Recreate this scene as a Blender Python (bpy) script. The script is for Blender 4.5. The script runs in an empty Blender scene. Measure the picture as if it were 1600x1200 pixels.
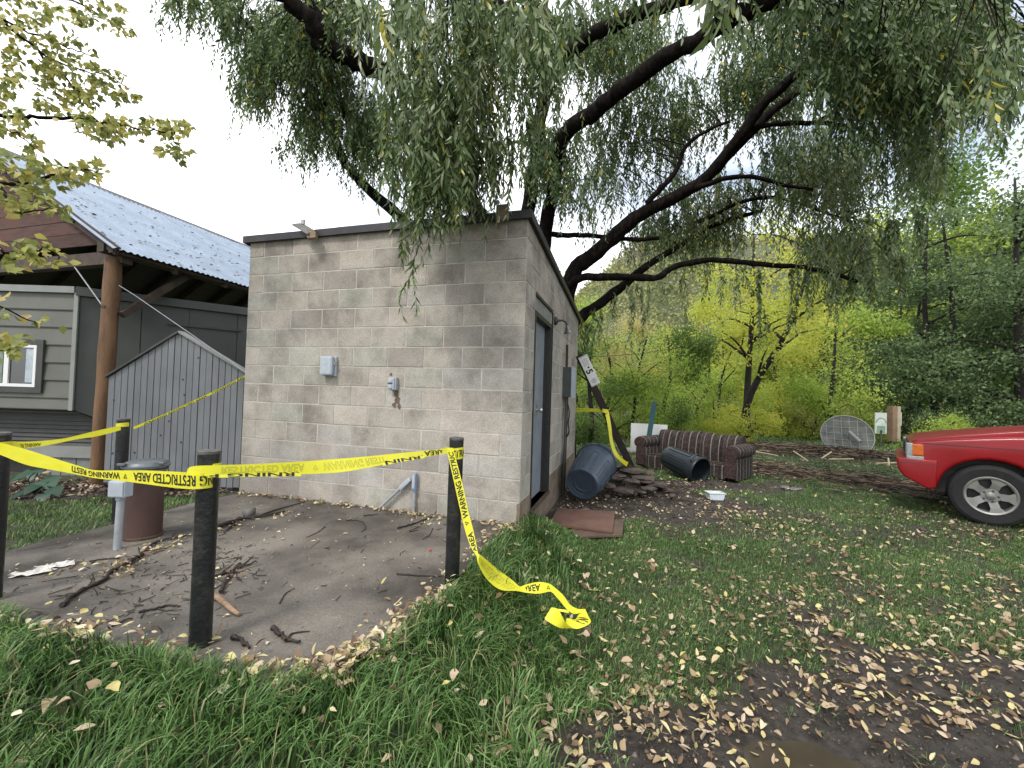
import bpy, bmesh, math, random
import numpy as np
from mathutils import Matrix, Vector
rng = np.random.RandomState(7); random.seed(7)
PI = math.pi
scene = bpy.context.scene
COL = scene.collection

# ------------------------------------------------------------------ camera
F = 654.23; PITCH = .0237; ROLL = .0310; CZ = 1.191
def _rot():
    cp, sp, cr, sr = math.cos(PITCH), math.sin(PITCH), math.cos(ROLL), math.sin(ROLL)
    A = np.array([[1, 0, 0], [0, 0, -1], [0, 1, 0]], float)
    Rp = np.array([[1, 0, 0], [0, cp, sp], [0, -sp, cp]])
    Rr = np.array([[cr, -sr, 0], [sr, cr, 0], [0, 0, 1]])
    return Rr @ Rp @ A
RC = _rot(); CAM = np.array([0, 0, CZ])
cd = bpy.data.cameras.new('camera'); cam = bpy.data.objects.new('camera', cd); COL.objects.link(cam)
cd.sensor_width = 36; cd.lens = F / 1600 * 36; cd.clip_start = .05; cd.clip_end = 600
m = Matrix.Identity(4)
for i in range(3):
    m[i][0] = RC[0][i]; m[i][1] = -RC[1][i]; m[i][2] = -RC[2][i]
m[0][3], m[1][3], m[2][3] = CAM
cam.matrix_world = m
scene.camera = cam
scene.render.resolution_x, scene.render.resolution_y = 1024, 768

# ------------------------------------------------------------------ light
SUN_EL, SUN_AZ = math.radians(52), math.radians(215)      # azimuth clockwise from +Y
w = bpy.data.worlds.new('World'); scene.world = w; w.use_nodes = True
nt = w.node_tree; nt.nodes.clear()
out = nt.nodes.new('ShaderNodeOutputWorld')
sky = nt.nodes.new('ShaderNodeTexSky'); sky.sky_type = 'NISHITA'; sky.sun_disc = False
sky.sun_elevation = SUN_EL; sky.sun_rotation = SUN_AZ
b1 = nt.nodes.new('ShaderNodeBackground'); b1.inputs['Strength'].default_value = .12
nt.links.new(sky.outputs[0], b1.inputs[0])
b2 = nt.nodes.new('ShaderNodeBackground'); b2.inputs['Color'].default_value = (.95, .975, 1, 1); b2.inputs['Strength'].default_value = 1.35
tc = nt.nodes.new('ShaderNodeTexCoord'); mp = nt.nodes.new('ShaderNodeMapping'); mp.inputs['Scale'].default_value = (1.1, 1.1, 2.2); mp.inputs['Location'].default_value = (2.1, .7, 1.3)
nz = nt.nodes.new('ShaderNodeTexNoise'); nz.inputs['Scale'].default_value = 1.6; nz.inputs['Detail'].default_value = 6
rp = nt.nodes.new('ShaderNodeValToRGB'); rp.color_ramp.elements[0].position = .34; rp.color_ramp.elements[1].position = .54
rp.color_ramp.elements[0].color = (.2, .2, .2, 1)
mx = nt.nodes.new('ShaderNodeMixShader')
nt.links.new(tc.outputs['Generated'], mp.inputs[0]); nt.links.new(mp.outputs[0], nz.inputs['Vector']); nt.links.new(nz.outputs['Fac'], rp.inputs[0])
nt.links.new(rp.outputs[0], mx.inputs[0]); nt.links.new(b1.outputs[0], mx.inputs[1]); nt.links.new(b2.outputs[0], mx.inputs[2]); nt.links.new(mx.outputs[0], out.inputs[0])
sd = bpy.data.lights.new('sun', 'SUN'); sd.energy = 1.9; sd.angle = math.radians(12); sd.color = (1, .96, .9)
sun = bpy.data.objects.new('sun', sd); COL.objects.link(sun)
sv = Vector((math.sin(SUN_AZ) * math.cos(SUN_EL), math.cos(SUN_AZ) * math.cos(SUN_EL), math.sin(SUN_EL)))
sun.rotation_euler = sv.to_track_quat('Z', 'Y').to_euler(); sun.location = (-10, -10, 20)
vs = scene.view_settings; vs.view_transform = 'Standard'; vs.look = 'None'; vs.gamma = 1; vs.use_curve_mapping = False; vs.exposure = .72
scene.cycles.max_bounces = 6; scene.cycles.diffuse_bounces = 3; scene.cycles.transmission_bounces = 4

# ------------------------------------------------------------------ placement helpers
def ray(x, y):
    d = RC.T @ np.array([(x - 800) / F, (y - 600) / F, 1.]); return d / d[1]
def T(x, y, Y): return CAM + ray(x, y) * Y                # point at distance Y
def G(x, y, z=0.):                                        # point on the level z
    d = ray(x, y); return CAM + d * ((z - CZ) / d[2])
def V3(a): return Vector((float(a[0]), float(a[1]), float(a[2])))
def nrm(v): v = np.asarray(v, float); return v / (np.linalg.norm(v) + 1e-12)

# ------------------------------------------------------------------ materials
def mat(name, c1, c2=None, scale=8., rough=.8, bump=0., bscale=None, c3=None, metal=0., spec=.4, detail=5, stretch=None, rand=0., transl=0., coat=0.):
    m = bpy.data.materials.new(name); m.use_nodes = True; t = m.node_tree; N = t.nodes; L = t.links
    bs = N['Principled BSDF']; bs.inputs['Roughness'].default_value = rough; bs.inputs['Metallic'].default_value = metal
    bs.inputs['Specular IOR Level'].default_value = spec; bs.inputs['Coat Weight'].default_value = coat
    c2 = c2 or tuple(x * .7 for x in c1)
    co = N.new('ShaderNodeTexCoord'); src = co.outputs['Object']
    if stretch:
        mpn = N.new('ShaderNodeMapping'); mpn.inputs['Scale'].default_value = stretch; L.new(src, mpn.inputs[0]); src = mpn.outputs[0]
    n = N.new('ShaderNodeTexNoise'); n.inputs['Scale'].default_value = scale; n.inputs['Detail'].default_value = detail; n.inputs['Roughness'].default_value = .62
    L.new(src, n.inputs['Vector'])
    r = N.new('ShaderNodeValToRGB'); r.color_ramp.elements[0].position = .32; r.color_ramp.elements[1].position = .68
    r.color_ramp.elements[0].color = (*c2, 1); r.color_ramp.elements[1].color = (*c1, 1)
    if c3:
        e = r.color_ramp.elements.new(.5); e.color = (*c3, 1)
    L.new(n.outputs['Fac'], r.inputs[0]); colr = r.outputs[0]
    if rand:
        oi = N.new('ShaderNodeObjectInfo'); mr = N.new('ShaderNodeMapRange'); mr.inputs['To Min'].default_value = 1 - rand; mr.inputs['To Max'].default_value = 1 + rand
        L.new(oi.outputs['Random'], mr.inputs[0]); vm = N.new('ShaderNodeVectorMath'); vm.operation = 'SCALE'
        L.new(colr, vm.inputs[0]); L.new(mr.outputs[0], vm.inputs['Scale']); colr = vm.outputs[0]
    L.new(colr, bs.inputs['Base Color'])
    if bump:
        n2 = N.new('ShaderNodeTexNoise'); n2.inputs['Scale'].default_value = bscale or scale * 5; n2.inputs['Detail'].default_value = 4; L.new(src, n2.inputs['Vector'])
        bp = N.new('ShaderNodeBump'); bp.inputs['Strength'].default_value = bump; bp.inputs['Distance'].default_value = .01
        L.new(n2.outputs['Fac'], bp.inputs['Height']); L.new(bp.outputs[0], bs.inputs['Normal'])
    return m
def leafmat(name, cols, transl=.35, rough=.55, spec=.3):
    """leaf colour picked by the per-leaf attribute 'tint'"""
    m = bpy.data.materials.new(name); m.use_nodes = True; t = m.node_tree; N = t.nodes; L = t.links
    bs = N['Principled BSDF']; bs.inputs['Roughness'].default_value = rough; bs.inputs['Specular IOR Level'].default_value = spec
    at = N.new('ShaderNodeAttribute'); at.attribute_name = 'tint'
    r = N.new('ShaderNodeValToRGB'); els = r.color_ramp.elements
    for i, c in enumerate(cols):
        p = i / (len(cols) - 1)
        e = els[0] if i == 0 else (els[len(els) - 1] if i == len(cols) - 1 else els.new(p))
        e.position = p; e.color = (*c, 1)
    L.new(at.outputs['Fac'], r.inputs[0]); L.new(r.outputs[0], bs.inputs['Base Color'])
    tr = N.new('ShaderNodeBsdfTranslucent'); L.new(r.outputs[0], tr.inputs[0])
    ms = N.new('ShaderNodeMixShader'); ms.inputs[0].default_value = transl
    L.new(bs.outputs[0], ms.inputs[1]); L.new(tr.outputs[0], ms.inputs[2]); L.new(ms.outputs[0], N['Material Output'].inputs[0])
    return m

# ------------------------------------------------------------------ mesh helpers
def setp(o, label=None, cat=None, group=None, kind=None):
    if label: o['label'] = label
    if cat: o['category'] = cat
    if group: o['group'] = group
    if kind: o['kind'] = kind
    return o
def wloc(o):
    p = Vector((0, 0, 0))
    while o is not None: p += o.location; o = o.parent
    return p
def empty(name, loc, label, cat, group=None):
    o = bpy.data.objects.new(name, None); COL.objects.link(o); o.location = V3(loc); o.empty_display_size = .1
    return setp(o, label, cat, group)
def link(name, me, parent=None, loc=None, **k):
    o = bpy.data.objects.new(name, me); COL.objects.link(o)
    if parent: o.parent = parent
    if loc is not None: o.location = V3(loc)
    return setp(o, **k) if k else o
class MB:
    def __init__(s): s.v = []; s.f = []
    def add(s, vs, fs):
        b = len(s.v); s.v += [tuple(map(float, v)) for v in vs]; s.f += [tuple(b + i for i in f) for f in fs]
    def box(s, c, size, R=None, ch=0.):
        hx, hy, hz = np.array(size) / 2.; pts = []; fs = []
        if ch <= 0:
            pts = [(x, y, z) for z in (-hz, hz) for x, y in ((-hx, -hy), (hx, -hy), (hx, hy), (-hx, hy))]
            fs = [(3, 2, 1, 0), (4, 5, 6, 7), (0, 1, 5, 4), (1, 2, 6, 5), (2, 3, 7, 6), (3, 0, 4, 7)]
        else:
            def ring(z, i):
                return [(-hx + i, -hy, z), (hx - i, -hy, z), (hx, -hy + i, z), (hx, hy - i, z), (hx - i, hy, z), (-hx + i, hy, z), (-hx, hy - i, z), (-hx, -hy + i, z)]
            def inner(z):
                i = ch; return [(-hx + i, -hy + i, z)] + [(hx - i, -hy + i, z)] * 2 + [(hx - i, hy - i, z)] * 2 + [(-hx + i, hy - i, z)] * 2 + [(-hx + i, -hy + i, z)]
            def inn(z): i = ch; return [(-hx + i, -hy + i * .4, z), (hx - i, -hy + i * .4, z), (hx - i * .4, -hy + i, z), (hx - i * .4, hy - i, z), (hx - i, hy - i * .4, z), (-hx + i, hy - i * .4, z), (-hx + i * .4, hy - i, z), (-hx + i * .4, -hy + i, z)]
            pts = inn(-hz) + ring(-hz + ch, ch) + ring(hz - ch, ch) + inn(hz)
            fs = [tuple(range(7, -1, -1)), tuple(range(24, 32))]
            for k in range(3):
                for j in range(8): fs.append((k * 8 + j, k * 8 + (j + 1) % 8, k * 8 + 8 + (j + 1) % 8, k * 8 + 8 + j))
        P = np.array(pts)
        if R is not None: P = P @ np.array(R).T
        s.add(P + np.array(c), fs); return s
    def tube(s, pts, rad, n=8, cap=True):
        pts = np.array(pts, float); K = len(pts)
        rad = np.full(K, rad) if np.isscalar(rad) else np.array(rad, float)
        tg = np.gradient(pts, axis=0); up = np.array([0, 0, 1.]) if abs(nrm(tg[0])[2]) < .9 else np.array([1., 0, 0])
        V = []; a = np.arange(n) * 2 * PI / n
        for i in range(K):
            t = nrm(tg[i]); x = nrm(np.cross(up, t)); y = np.cross(t, x); up = y
            V += list(pts[i] + rad[i] * (np.cos(a)[:, None] * x + np.sin(a)[:, None] * y))
        Fc = [(i * n + j, i * n + (j + 1) % n, (i + 1) * n + (j + 1) % n, (i + 1) * n + j) for i in range(K - 1) for j in range(n)]
        if cap: Fc += [tuple(range(n - 1, -1, -1)), tuple(range((K - 1) * n, K * n))]
        s.add(V, Fc); return s
    def cyl(s, a, b, r, r2=None, n=20): return s.tube([a, b], [r, r if r2 is None else r2], n)
    def lathe(s, prof, c, axis=(0, 0, 1), n=28, x=None):
        """prof: (radius, along axis)"""
        ax = nrm(axis); x = nrm(np.cross(ax, [0, 0, 1.] if abs(ax[2]) < .9 else [1., 0, 0])); y = np.cross(ax, x)
        a = np.arange(n) * 2 * PI / n; V = []
        for r, h in prof: V += list(np.array(c) + ax * h + max(r, 1e-4) * (np.cos(a)[:, None] * x + np.sin(a)[:, None] * y))
        K = len(prof)
        s.add(V, [(i * n + j, i * n + (j + 1) % n, (i + 1) * n + (j + 1) % n, (i + 1) * n + j) for i in range(K - 1) for j in range(n)]); return s
    def prism(s, poly, d):
        """closed planar polygon (3D pts) pushed along d"""
        n = len(poly); P = [np.array(p, float) for p in poly]; Q = [p + np.array(d) for p in P]
        s.add(P + Q, [tuple(range(n - 1, -1, -1)), tuple(range(n, 2 * n))] + [(i, (i + 1) % n, n + (i + 1) % n, n + i) for i in range(n)]); return s
    def mesh(s, name, m, smooth=False, org=(0, 0, 0)):
        me = bpy.data.meshes.new(name); o = np.array(org)
        me.from_pydata([tuple(np.array(v) - o) for v in s.v], [], s.f)
        bm = bmesh.new(); bm.from_mesh(me); bmesh.ops.recalc_face_normals(bm, faces=bm.faces); bm.to_mesh(me); bm.free()
        if smooth: 
            me.polygons.foreach_set('use_smooth', [True] * len(me.polygons)); 
        me.materials.append(m); return me
    def build(s, name, m, parent=None, smooth=False, **k):
        org = tuple(wloc(parent)) if parent else (0, 0, 0)
        if parent is None and s.v:
            a = np.array(s.v); org = ((a[:, 0].min() + a[:, 0].max()) / 2, (a[:, 1].min() + a[:, 1].max()) / 2, a[:, 2].min())
        me = s.mesh(name, m, smooth, org); o = link(name, me, parent, None if parent else org, **k)
        if smooth:
            try: me.shade_auto_smooth if False else None
            except Exception: pass
        return o
def smooth_by_angle(o, deg=35):
    me = o.data; bm = bmesh.new(); bm.from_mesh(me)
    for e in bm.edges:
        e.smooth = not (len(e.link_faces) == 2 and e.calc_face_angle(0) > math.radians(deg))
    bm.to_mesh(me); bm.free(); me.polygons.foreach_set('use_smooth', [True] * len(me.polygons)); return o
def np_mesh(name, V, quads, tris, m, tint=None, smooth=False):
    """fast mesh from numpy arrays"""
    me = bpy.data.meshes.new(name); V = np.ascontiguousarray(V, np.float32).reshape(-1, 3)
    nq = 0 if quads is None else len(quads); ntr = 0 if tris is None else len(tris)
    li = np.concatenate([np.asarray(quads).ravel() if nq else np.zeros(0, int), np.asarray(tris).ravel() if ntr else np.zeros(0, int)]).astype(np.int32)
    me.vertices.add(len(V)); me.vertices.foreach_set('co', V.ravel()); me.loops.add(len(li)); me.loops.foreach_set('vertex_index', li)
    me.polygons.add(nq + ntr); me.polygons.foreach_set('loop_start', np.concatenate([np.arange(nq) * 4, nq * 4 + np.arange(ntr) * 3]).astype(np.int32))
    if tint is not None:
        at = me.attributes.new('tint', 'FLOAT', 'POINT'); at.data.foreach_set('value', np.asarray(tint, np.float32))
    if smooth: me.polygons.foreach_set('use_smooth', [True] * (nq + ntr))
    me.update(calc_edges=True); me.validate(); me.materials.append(m); return me
def unit(a): return a / (np.linalg.norm(a, axis=-1, keepdims=True) + 1e-9)
def leaves(P, D, Nn, Ln, Wd, hi=True, droop=.15, tint=None, cup=.22):
    """many leaves at once: base P, direction D, facing Nn"""
    n = len(P); D = unit(D); S = unit(np.cross(D, Nn)); U = np.cross(S, D)
    Ln = np.broadcast_to(Ln, (n,))[:, None]; Wd = np.broadcast_to(Wd, (n,))[:, None]
    if hi:
        st = [(0, 0, 0), (.33, -.5, 0), (.33, .5, 0), (.68, -.36, 1), (.68, .36, 1), (1, 0, 2)]
        V = np.stack([P + D * Ln * a + S * Wd * b - U * Ln * droop * (a * a) + U * Wd * cup * abs(b) for a, b, _ in st], 1).reshape(-1, 3)
        o = np.arange(n)[:, None] * 6
        q = o + np.array([[1, 2, 4, 3]]); t = np.concatenate([o + np.array([[0, 2, 1]]), o + np.array([[3, 4, 5]])]); k = 6
    else:
        st = [(0, 0), (.45, -.5), (1, 0), (.45, .5)]
        V = np.stack([P + D * Ln * a + S * Wd * b - U * Ln * droop * a * a for a, b in st], 1).reshape(-1, 3)
        o = np.arange(n)[:, None] * 4; q = o + np.array([[0, 1, 2, 3]]); t = None; k = 4
    tn = np.repeat(rng.rand(n) if tint is None else tint, k)
    return V, q, t, tn
def ovate(P, D, Nn, Ln, Wd, curl, cup, tint):
    """broad leaf with a rounded outline and a folded midrib"""
    n = len(P); D = unit(D); S = unit(np.cross(D, Nn)); U = np.cross(S, D); Ln = Ln[:, None]; Wd = Wd[:, None]; curl = curl[:, None]; cup = cup[:, None]; wob = rng.uniform(.75, 1.2, (n, 8))
    st = [(.14, .30), (.36, .50), (.62, .42), (.84, .20)]; V = [P]
    for k, (a, b) in enumerate(st):
        base = P + D * Ln * a + U * Ln * curl * a * a
        V += [base - S * Wd * b * wob[:, k:k + 1] + U * Wd * cup * b, base, base + S * Wd * b * wob[:, k + 4:k + 5] + U * Wd * cup * b]
    V.append(P + D * Ln + U * Ln * curl); V = np.stack(V, 1).reshape(-1, 3); o = np.arange(n)[:, None] * 14
    q = np.concatenate([o + np.array([[1 + 3 * i + j, 2 + 3 * i + j, 5 + 3 * i + j, 4 + 3 * i + j]]) for i in range(3) for j in (0, 1)])
    t = np.concatenate([o + np.array([f]) for f in ((0, 2, 1), (0, 3, 2), (10, 11, 13), (11, 12, 13))]); return V, q, t, np.repeat(tint, 14)
class Acc:
    def __init__(s): s.V = []; s.q = []; s.t = []; s.n = []; s.b = 0
    def add(s, V, q, t, tn):
        s.V.append(V); s.n.append(tn)
        if q is not None: s.q.append(q + s.b)
        if t is not None: s.t.append(t + s.b)
        s.b += len(V)
    def mesh(s, name, m, org=(0, 0, 0)):
        return np_mesh(name, np.concatenate(s.V) - np.array(org), np.concatenate(s.q) if s.q else None, np.concatenate(s.t) if s.t else None, m, np.concatenate(s.n))
def rand_dirs(n): return unit(rng.randn(n, 3))
def smoothstep(x): x = np.clip(x, 0, 1); return x * x * (3 - 2 * x)
def vnoise(x, y, s, seed=0):
    """cheap smooth value noise"""
    x = np.asarray(x, float) / s + seed * 17.3; y = np.asarray(y, float) / s + seed * 7.1
    xi = np.floor(x).astype(int); yi = np.floor(y).astype(int); fx = smoothstep(x - xi); fy = smoothstep(y - yi)
    def h(a, b): 
        v = np.sin(a * 127.1 + b * 311.7 + seed * 3.1) * 43758.5453; return v - np.floor(v)
    return (h(xi, yi) * (1 - fx) + h(xi + 1, yi) * fx) * (1 - fy) + (h(xi, yi + 1) * (1 - fx) + h(xi + 1, yi + 1) * fx) * fy
def fbm(x, y, s, seed=0): return (vnoise(x, y, s, seed) * .5 + vnoise(x, y, s / 2.1, seed + 1) * .3 + vnoise(x, y, s / 4.3, seed + 2) * .2)
def spline(P, n=8):
    P = np.array(P, float); out = []
    for i in range(len(P) - 1):
        p0 = P[max(i - 1, 0)]; p1 = P[i]; p2 = P[i + 1]; p3 = P[min(i + 2, len(P) - 1)]
        for t in np.linspace(0, 1, n, endpoint=False):
            out.append(.5 * ((2 * p1) + (-p0 + p2) * t + (2 * p0 - 5 * p1 + 4 * p2 - p3) * t * t + (-p0 + 3 * p1 - 3 * p2 + p3) * t ** 3))
    out.append(P[-1]); return np.array(out)

# ------------------------------------------------------------------ ground
WA = .2786; cA, sA = math.cos(WA), math.sin(WA)           # the hut is turned by this angle
NR = np.array([.1016, 3.8319]); UF = np.array([cA, -sA]); US = np.array([sA, cA])     # near corner, along front, along side
BL = .4064; BH = .2032; SIDE = 3.861; FRONT = 8 * BL
NL = NR - UF * FRONT
SLAB = [tuple(G(x, y)[:2]) for x, y in ((-250, 800), (-60, 925), (0, 960), (60, 985), (130, 1002), (210, 1022), (300, 1040), (400, 1060), (470, 1068), (525, 1062), (560, 1035), (600, 1008), (650, 965), (700, 925), (735, 880), (765, 848), (812, 826))]
SLAB += [tuple(NR + US * .3 - UF * .1), tuple(NL + US * .3 + UF * .1)] + [tuple(G(x, y)[:2]) for x, y in ((372, 771), (300, 786), (250, 800), (180, 818), (100, 838), (50, 850), (0, 864))]
def poly_sd(x, y, poly):
    P = np.array(poly); n = len(P); d = np.full(np.shape(x), 1e9); ins = np.zeros(np.shape(x), bool)
    for i in range(n):
        a = P[i]; b = P[(i + 1) % n]; e = b - a; wx = x - a[0]; wy = y - a[1]
        t = np.clip((wx * e[0] + wy * e[1]) / (e @ e), 0, 1); d = np.minimum(d, np.hypot(wx - e[0] * t, wy - e[1] * t))
        c = ((a[1] > y) != (b[1] > y)) & (x < (b[0] - a[0]) * (y - a[1]) / (b[1] - a[1] + 1e-12) + a[0]); ins ^= c
    return np.where(ins, -d, d)
def hill(x, y):
    return 30 * smoothstep((y - 36) / 50) * smoothstep((x / np.maximum(y, 1) + .12) / .5) + 6 * smoothstep((y - 60) / 40)
PUD = G(1250, 1190, -.27)
def height(x, y):
    x = np.asarray(x, float); y = np.asarray(y, float); sdv = poly_sd(x, y, SLAB)
    left = smoothstep((-2.9 - x) / .5)
    low = -.25 * (1 - left) + -.09 * left
    h = -.015 + (low + .015) * smoothstep((sdv - .03) / .75)
    near = np.exp(-(np.hypot(x, y - 4) / 14) ** 2)
    h = h + (fbm(x, y, 1.3, 3) - .5) * .07 * smoothstep(sdv / .5) * near + (fbm(x, y, .35, 5) - .5) * .022 * smoothstep(sdv / .3) * near
    # wheel-rutted muddy track running past behind the lawn
    tr = np.exp(-((y - (14.2 - x * .98)) / 1.1) ** 2) * smoothstep((x - 3.4) / 1.5)
    h = h + tr * (fbm(x, y, .5, 8) - .5) * .16
    h = h - .035 * np.exp(-(((x - PUD[0]) / .34) ** 2 + ((y - PUD[1]) / .2) ** 2))
    # flood debris berm and dirt heap by the bin
    h = h + .16 * np.exp(-(((x - 8.6) / 2.2) ** 2 + ((y - 11.8 + (x - 8.6) * .55) / .75) ** 2)) * (.6 + .8 * fbm(x, y, .6, 9))
    h = h + .30 * np.exp(-(((x - 1.95) / .42) ** 2 + ((y - 6.9) / .42) ** 2)) * (.75 + .5 * fbm(x, y, .3, 4))
    h = np.where(sdv < 0, -.13, h)
    return h + hill(x, y)
def mudmask(x, y):
    """1 = bare soil, 0 = turf"""
    def g(cx, cy, rx, ry, a=1): return a * np.exp(-(((x - cx) / rx) ** 2 + ((y - cy) / ry) ** 2))
    m = g(1.35, 1.75, .85, .45, 1.5) + g(.45, 1.75, .3, .22, .9) + g(2.5, 2.1, .8, .45, 1.1) + g(1.8, 6.0, 1.5, .75, 1.5) + g(.9, 5.3, .5, .6, 1.2) + g(3.6, 7.2, 1.4, .55, 1.0) + g(1.9, 7.3, .7, 1., 1.2)
    m = m + g(2.4, 5.3, .7, .4, .8) + g(2.5, 3.0, .7, .3, .35) + g(8.6, 11.8, 2.4, .9, 1.2)
    m = m + 1.5 * np.exp(-((y - (14.2 - x * .98)) / .95) ** 2) * smoothstep((x - 2.6) / 1.5) * smoothstep((18 - x) / 5)
    m = m + g(-5.2, 4.9, 2.2, .38, 1.6)
    n = fbm(x, y, .55, 11)
    return np.clip(smoothstep((m + (n - .5) * 1.5 - .34) / .5) + .6 * smoothstep((fbm(x, y, .8, 21) - .52) / .10) * smoothstep((x - .5) / 1.0) * smoothstep((9 - y) / 3), 0, 1)
def axis(segs):
    o = []
    for a, b, st in segs: o.append(np.arange(a, b, st))
    o.append([segs[-1][1]]); return np.concatenate(o)
gx = axis([(-160, -30, 10), (-30, -8, 1.4), (-8, -4, .18), (-4, 4, .06), (4, 9, .11), (9, 14, .3), (14, 40, 1.6), (40, 200, 8)])
gy = axis([(-60, -4, 6), (-4, .6, .4), (.6, 5.2, .055), (5.2, 9, .09), (9, 14, .2), (14, 24, .7), (24, 100, 2.5), (100, 260, 12)])
XX, YY = np.meshgrid(gx, gy); ZZ = height(XX, YY)
nx_, ny_ = len(gx), len(gy); idx = np.arange(nx_ * ny_).reshape(ny_, nx_)
Q = np.stack([idx[:-1, :-1], idx[:-1, 1:], idx[1:, 1:], idx[1:, :-1]], -1).reshape(-1, 4)
gm = bpy.data.materials.new('soil_and_turf'); gm.use_nodes = True; N = gm.node_tree.nodes; L = gm.node_tree.links; bs = N['Principled BSDF']
at = N.new('ShaderNodeAttribute'); at.attribute_name = 'tint'; co = N.new('ShaderNodeTexCoord')
n1 = N.new('ShaderNodeTexNoise'); n1.inputs['Scale'].default_value = 14; n1.inputs['Detail'].default_value = 9; n1.inputs['Roughness'].default_value = .7
n2 = N.new('ShaderNodeTexNoise'); n2.inputs['Scale'].default_value = 38; n2.inputs['Detail'].default_value = 8; n2.inputs['Roughness'].default_value = .75
for n in (n1, n2): L.new(co.outputs['Object'], n.inputs['Vector'])
r1 = N.new('ShaderNodeValToRGB'); e = r1.color_ramp.elements; e[0].position = .36; e[0].color = (.020, .016, .012, 1); e[1].position = .72; e[1].color = (.115, .094, .074, 1); k_ = e.new(.52); k_.color = (.052, .041, .032, 1)
r2 = N.new('ShaderNodeValToRGB'); e = r2.color_ramp.elements; e[0].position = .3; e[0].color = (.024, .031, .011, 1); e[1].position = .75; e[1].color = (.10, .115, .042, 1)
L.new(n1.outputs['Fac'], r1.inputs[0]); L.new(n2.outputs['Fac'], r2.inputs[0])
mxc = N.new('ShaderNodeMix'); mxc.data_type = 'RGBA'; L.new(at.outputs['Fac'], mxc.inputs[0]); L.new(r2.outputs[0], mxc.inputs[6]); L.new(r1.outputs[0], mxc.inputs[7]); L.new(mxc.outputs[2], bs.inputs['Base Color'])
rr = N.new('ShaderNodeMapRange'); rr.inputs['From Min'].default_value = .35; rr.inputs['From Max'].default_value = .6; rr.inputs['To Min'].default_value = .5; rr.inputs['To Max'].default_value = .85
L.new(n1.outputs['Fac'], rr.inputs[0]); L.new(rr.outputs[0], bs.inputs['Roughness'])
n4 = N.new('ShaderNodeTexNoise'); n4.inputs['Scale'].default_value = 120; n4.inputs['Detail'].default_value = 6; n4.inputs['Roughness'].default_value = .8; L.new(co.outputs['Object'], n4.inputs['Vector']); ad = N.new('ShaderNodeMath'); ad.operation = 'MULTIPLY_ADD'; ad.inputs[1].default_value = .45; L.new(n4.outputs['Fac'], ad.inputs[0]); L.new(n2.outputs['Fac'], ad.inputs[2])
bp = N.new('ShaderNodeBump'); bp.inputs['Strength'].default_value = 1.; bp.inputs['Distance'].default_value = .035; L.new(ad.outputs[0], bp.inputs['Height']); L.new(bp.outputs[0], bs.inputs['Normal'])
gme = np_mesh('ground', np.stack([XX, YY, ZZ], -1).reshape(-1, 3), Q, None, gm, mudmask(XX, YY).ravel(), True)
link('ground', gme, kind='structure')

# concrete slab
M_conc = bpy.data.materials.new('damp_concrete'); M_conc.use_nodes = True; N = M_conc.node_tree.nodes; L = M_conc.node_tree.links; bs = N['Principled BSDF']
co = N.new('ShaderNodeTexCoord'); na = N.new('ShaderNodeTexNoise'); na.inputs['Scale'].default_value = 1.5; na.inputs['Detail'].default_value = 7; na.inputs['Roughness'].default_value = .6
nb = N.new('ShaderNodeTexNoise'); nb.inputs['Scale'].default_value = 90; nb.inputs['Detail'].default_value = 6; nb.inputs['Roughness'].default_value = .8
for n in (na, nb): L.new(co.outputs['Object'], n.inputs['Vector'])
ra = N.new('ShaderNodeValToRGB'); e = ra.color_ramp.elements; e[0].position = .36; e[0].color = (.030, .026, .022, 1); e[1].position = .68; e[1].color = (.150, .133, .112, 1)
rb = N.new('ShaderNodeMapRange'); rb.inputs['From Min'].default_value = .3; rb.inputs['From Max'].default_value = .7; rb.inputs['To Min'].default_value = .5; rb.inputs['To Max'].default_value = 1.6
L.new(na.outputs['Fac'], ra.inputs[0]); L.new(nb.outputs['Fac'], rb.inputs[0]); vm = N.new('ShaderNodeVectorMath'); vm.operation = 'SCALE'; L.new(ra.outputs[0], vm.inputs[0]); L.new(rb.outputs[0], vm.inputs['Scale']); L.new(vm.outputs[0], bs.inputs['Base Color'])
rr = N.new('ShaderNodeMapRange'); rr.inputs['From Min'].default_value = .35; rr.inputs['From Max'].default_value = .62; rr.inputs['To Min'].default_value = .42; rr.inputs['To Max'].default_value = .75; L.new(na.outputs['Fac'], rr.inputs[0]); L.new(rr.outputs[0], bs.inputs['Roughness'])
bp = N.new('ShaderNodeBump'); bp.inputs['Strength'].default_value = .35; bp.inputs['Distance'].default_value = .004; L.new(nb.outputs['Fac'], bp.inputs['Height']); L.new(bp.outputs[0], bs.inputs['Normal'])
sb = MB().prism([(x, y, -.12) for x, y in SLAB], (0, 0, .12)); o = sb.build('concrete_slab', M_conc, kind='structure')
# puddle
pm = mat('muddy_water', (.055, .045, .03), (.04, .033, .022), 6, .08, 0, spec=.6)
pts = [(PUD[0] + .30 * math.cos(t) * (1 + .18 * math.sin(3 * t)), PUD[1] + .15 * math.sin(t) * (1 + .2 * math.cos(2 * t)), float(height(PUD[0], PUD[1])) + .012) for t in np.linspace(0, 2 * PI, 28, endpoint=False)]
pb = MB(); pb.add(pts, [tuple(range(28))]); pb.build('puddle', pm, kind='structure')

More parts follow.
